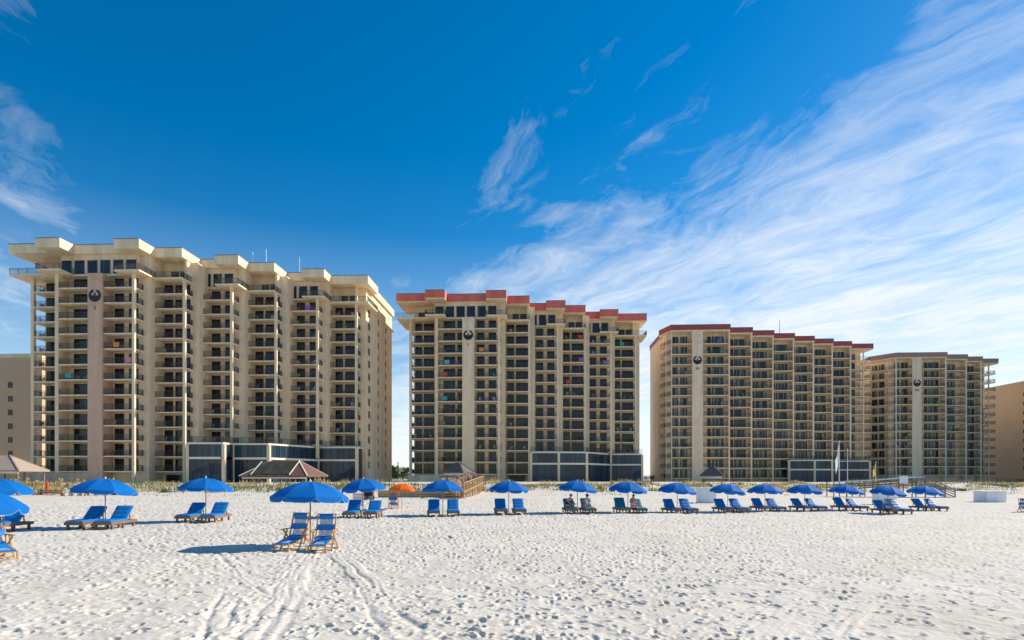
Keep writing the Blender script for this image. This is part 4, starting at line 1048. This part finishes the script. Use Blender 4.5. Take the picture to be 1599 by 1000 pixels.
# ------------------------------------------------------------------ pavilions
def hip_roof(b, w, d, ze, zr, ridge, ov=.0, th=.18):
    e = [(-w/2,-d/2,ze),(w/2,-d/2,ze),(w/2,d/2,ze),(-w/2,d/2,ze)]; r0, r1 = (-ridge/2,0,zr), (ridge/2,0,zr)
    b.face([e[0],e[1],r1,r0]); b.face([e[1],e[2],r1]); b.face([e[2],e[3],r0,r1]); b.face([e[3],e[0],r0])
    lo = [(x,y,z-th) for x,y,z in e]
    for i in range(4): j = (i+1)%4; b.face([e[i],lo[i],lo[j],e[j]])
    b.face(lo[::-1])
def pavilion(px, z, w, d, ze, zr, ridge, rm, label, posts, rot=0, skylights=None, dy=0):
    x, y = at_depth(px, z); g = gh(x,y); t = thing('pavilion', label, 'pavilion', (x, y, g), rot)
    b = MB(); hip_roof(b, w, d, ze-g, zr-g, ridge); rf = b.build('roof', M[rm], t)
    for s in (-1,1):
        for yy in (-1,1): MB().bar((s*w/2, yy*d/2, ze-g+.03),(s*ridge/2, 0, zr-g+.04),.16,.06).build('ridge_cap', M['whitetrim'] if skylights else M[rm], rf)
    nx, ny = posts
    for i in range(nx):
        for j in range(ny):
            if 0 < i < nx-1 and 0 < j < ny-1: continue
            xx = -w/2+.5+(w-1)*i/max(1,nx-1); yy = -d/2+.5+(d-1)*j/max(1,ny-1)
            MB().box(xx-.09,xx+.09,yy-.09,yy+.09,-1.0,ze-g-.17).build('post', M['greywood'] if not skylights else M['concrete'], t)
    MB().box(-w/2+.3,w/2-.3,-d/2+.35,-d/2+.5,ze-g-.45,ze-g-.19).build('beam', M['whitetrim'], t)
    if skylights:
        sl_ = Vector((0, d/2, zr-ze)); L = sl_.length; ang = math.atan2(zr-ze, d/2)
        pm = MB().box(.04,1.46,.04,1.0,.02,.07).mesh('skylight_pane', M['skylight'])
        hw = L*.42
        for i in range(4):
            for j in range(2):
                b = MB(); b.box(.05,1.5,.04,hw-.04,.03,.08)
                o = b.build('skylight_pane', M['skylight'], rf, (-w/2*.66+1.56*i+(.0), -d/2+math.cos(ang)*(.35+j*hw), ze-g+math.sin(ang)*(.35+j*hw))); o.rotation_euler = (ang,0,0)
        for xx in (-w/2*.66-.06, -w/2*.66+6.24):
            b = MB(); b.box(-.06,.06,0,hw*2,.02,.14); o = b.build('skylight_curb', M['whitetrim'], rf, (xx, -d/2+math.cos(ang)*.33, ze-g+math.sin(ang)*.33)); o.rotation_euler = (ang,0,0)
    return t
pavilion(446, 96.5, 11.2, 9.0, 2.2, 4.8, 4.6, 'roofshingle', 'brown hip-roofed pavilion with skylights before the glass podium', (5,3), 0, True)
pavilion(2, 78, 8.2, 6.5, 3.0, 5.0, 2.2, 'rooftan', 'tan hip-roofed shelter in the bottom left before the beige block', (4,2), R(12))
pavilion(716, 84, 3.6, 3.0, 2.8, 4.15, .6, 'roofgrey', 'small grey-roofed shelter behind the timber boardwalk', (2,2), R(-25))
pavilion(700, 88, 2.6, 2.6, 2.15, 2.85, .4, 'roofgrey', 'low dark-roofed hut left of the small grey shelter', (2,2), R(10))
pavilion(1113, 108, 4.2, 3.6, 2.25, 3.95, .6, 'roofgrey', 'dark-roofed shelter in front of the red-roofed tower pillar', (2,2), R(-20))

# ------------------------------------------------------------------ planting
def blades(name, n, fx, m, label, hmin, hmax, wid=.02, lean=.35):
    V = []; F = []
    for i in range(n):
        x, y, hs_ = fx(); g = float(ground_h(x,y)); h = random.uniform(hmin,hmax)*hs_; a = random.uniform(0,6.28); l = random.uniform(.1,lean)*h; w = wid*random.uniform(.7,1.6)
        ca, sa = math.cos(a), math.sin(a); b = len(V)
        V += [(x-sa*w,y+ca*w,g-.03),(x+sa*w,y-ca*w,g-.03),(x+ca*l*.4+sa*w*.7,y+sa*l*.4-ca*w*.7,g+h*.6),(x+ca*l*.4-sa*w*.7,y+sa*l*.4+ca*w*.7,g+h*.6),(x+ca*l,y+sa*l,g+h)]
        F += [(b,b+1,b+2,b+3),(b+3,b+2,b+4)]
    me = bpy.data.meshes.new(name); me.from_pydata(V, [], F); me.materials.append(m); o = inst(me, name); o['kind'] = 'stuff'; o['label'] = label; o['category'] = 'grass'
    return o
def clump_sampler(xa, xb, off0, off1, n):
    cs = []
    for i in range(n):
        x = random.uniform(xa,xb); f = float(np.interp(x,[-90,-20,30,80,150],[56,64,84,105,122])); cs.append((x, f+random.uniform(off0,off1), random.uniform(.3,1.6), random.choice((.5,.7,.9,1.2,1.7))))
    def s():
        c = random.choice(cs); return (c[0]+random.gauss(0,c[2]), c[1]+random.gauss(0,c[2]*.6), c[3])
    return s
blades('dune_grass', 24000, clump_sampler(-85,140,3.5,17,620), M['grass'], 'green and straw dune grass along the foot of the towers', .14, .4, .045)
blades('dune_grass_dry', 15000, clump_sampler(-85,140,4,20,300), M['oats'], 'dry straw-coloured grass scattered along the dune', .2, .6, .035)
blades('sparse_grass', 700, clump_sampler(-60,100,-6,3,70), M['grass'], 'sparse green tufts on the upper sand before the dune', .06, .18, .03)
def sea_oat(px, z, h, label, lean):
    x, y = at_depth(px, z); t = thing('sea_oat_plant', label, 'sea oats', (x, y, gh(x,y)), random.uniform(0,.5), 'tall sea oats at left')
    b = MB(); hd = MB()
    for i in range(4):
        a = random.uniform(-.4,.4); l = lean+random.uniform(-.25,.25); hh = h*random.uniform(.75,1.0); o = random.uniform(-.3,.3)
        P = [(o,0,-.1),(o+l*.15,a*.1,hh*.5),(o+l*.45,a*.2,hh*.85),(o+l*.8,a*.3,hh),(o+l*1.15,a*.4,hh*.96)]
        b.tube(P[:4], [.03,.026,.022,.018], 4, False)
        hd.tube([P[2],P[3],P[4]], [.03,.11,.03], 5)
    for i in range(16):
        a = random.uniform(0,6.28); l = random.uniform(.3,.7)
        b.tube([(random.uniform(-.25,.25),0,0),(l*.5*math.cos(a),l*.5*math.sin(a),.4),(l*math.cos(a),l*math.sin(a),.35)], [.018,.014,.004], 3, False)
    b.build('stem', M['oats'], t); hd.build('seed_head', M['oats'], t)
for i, px in enumerate((8,18,30,40,52,58,66,84,90,98,112,124,136,150,163,180)):
    sea_oat(px, 61+((i*37)%9)*.35, 1.5+.5*((i*13)%7)/7, f'tall straw sea oats stalk cluster, {ORD[i+1]} from the left edge', -.35 if i%3 == 0 else .4)
def tree(px, z, top_py, wpx, label, m='leaf', trunk_h=None, nleaf=1500, palm=False):
    x, y = at_depth(px, z); g = gh(x,y); H = zt(top_py, z)-g; W = wpx*z/FPX
    t = thing('palm_shrub' if palm else 'leafy_tree', label, 'shrub' if palm else 'tree', (x, y, g), 0)
    th = H*.45
    b = MB(); b.tube([(0,0,-.2),(.1,0,th*.5),(0,.1,th),(.1,0,H*.75)], [H*.035,H*.028,H*.022,H*.008], 7)
    for i in range(6):
        a = i*1.05; b.tube([(0,0,th*(.6+.07*i)),(math.cos(a)*W*.2,math.sin(a)*W*.2,th+.18*H),(math.cos(a)*W*.36,math.sin(a)*W*.36,th+.3*H)], [H*.014,H*.01,H*.004], 5)
    b.build('trunk', M['bark'], t)
    V = []; F = []
    cl = [(random.gauss(0,W*.24), random.gauss(0,W*.24), H*random.uniform(.18,.90), random.uniform(.12,.22)*max(W,H*.6)) for _ in range(26)]
    for i in range(nleaf):
        c = random.choice(cl); d = Vector((random.gauss(0,1),random.gauss(0,1),random.gauss(0,.8))).normalized()*c[3]*random.uniform(.5,1.05)
        p = Vector(c[:3])+d; s = H*.05*random.uniform(.6,1.4); u = Vector((random.gauss(0,1),random.gauss(0,1),random.gauss(0,1))).normalized(); v = u.cross(d).normalized()*s if u.cross(d).length > 1e-6 else Vector((s,0,0)); u = u*s
        k = len(V); V += [tuple(p-u),tuple(p+v*.6),tuple(p+u),tuple(p-v*.6)]; F.append((k,k+1,k+2,k+3))
    me = bpy.data.meshes.new('crown'); me.from_pydata(V, [], F); me.materials.append(M[m]); inst(me, 'crown', t)
tree(616, 190, 727, 22, 'green tree behind the end wall of the cream-roofed tower', nleaf=1700)
tree(634, 196, 729, 20, 'green tree just left of the pink-roofed tower', nleaf=1700)
tree(605, 205, 732, 22, 'farther green tree half hidden by the end wall of the cream-roofed tower', nleaf=1200)
tree(1018, 172, 742, 20, 'dark shrubby tree in the gap right of the pink-roofed tower', 'leafdark', nleaf=900)
tree(1098, 104, 748, 9, 'dark shrub left of the dark-roofed shelter', 'leafdark', nleaf=600)
for i,(px,w) in enumerate(((1335,16),(1352,18),(1384,20),(1402,18),(1422,16))):
    tree(px, 122+i*2, 747, w, f'dark low shrub below the brown-roofed tower, {ORD[i+1]} from left', 'leafdark', nleaf=600)
for i,(px,w) in enumerate(((1562,14),(1574,14),(1588,16),(1598,16))):
    tree(px, 138+i, 748, w, f'dark low shrub below the ochre wall, {ORD[i+1]} from left', 'leafdark', nleaf=500)
for i,(px,w) in enumerate(((611,12),(620,12),(630,12),(639,12))):
    tree(px, 150+3*i, 739, w, f'low green shrub in the gap between the two nearest towers, {ORD[i+1]} from left', 'leaf', nleaf=700)
tree(1008, 178, 744, 14, 'dark shrub close against the right end of the pink-roofed tower', 'leafdark', nleaf=700)
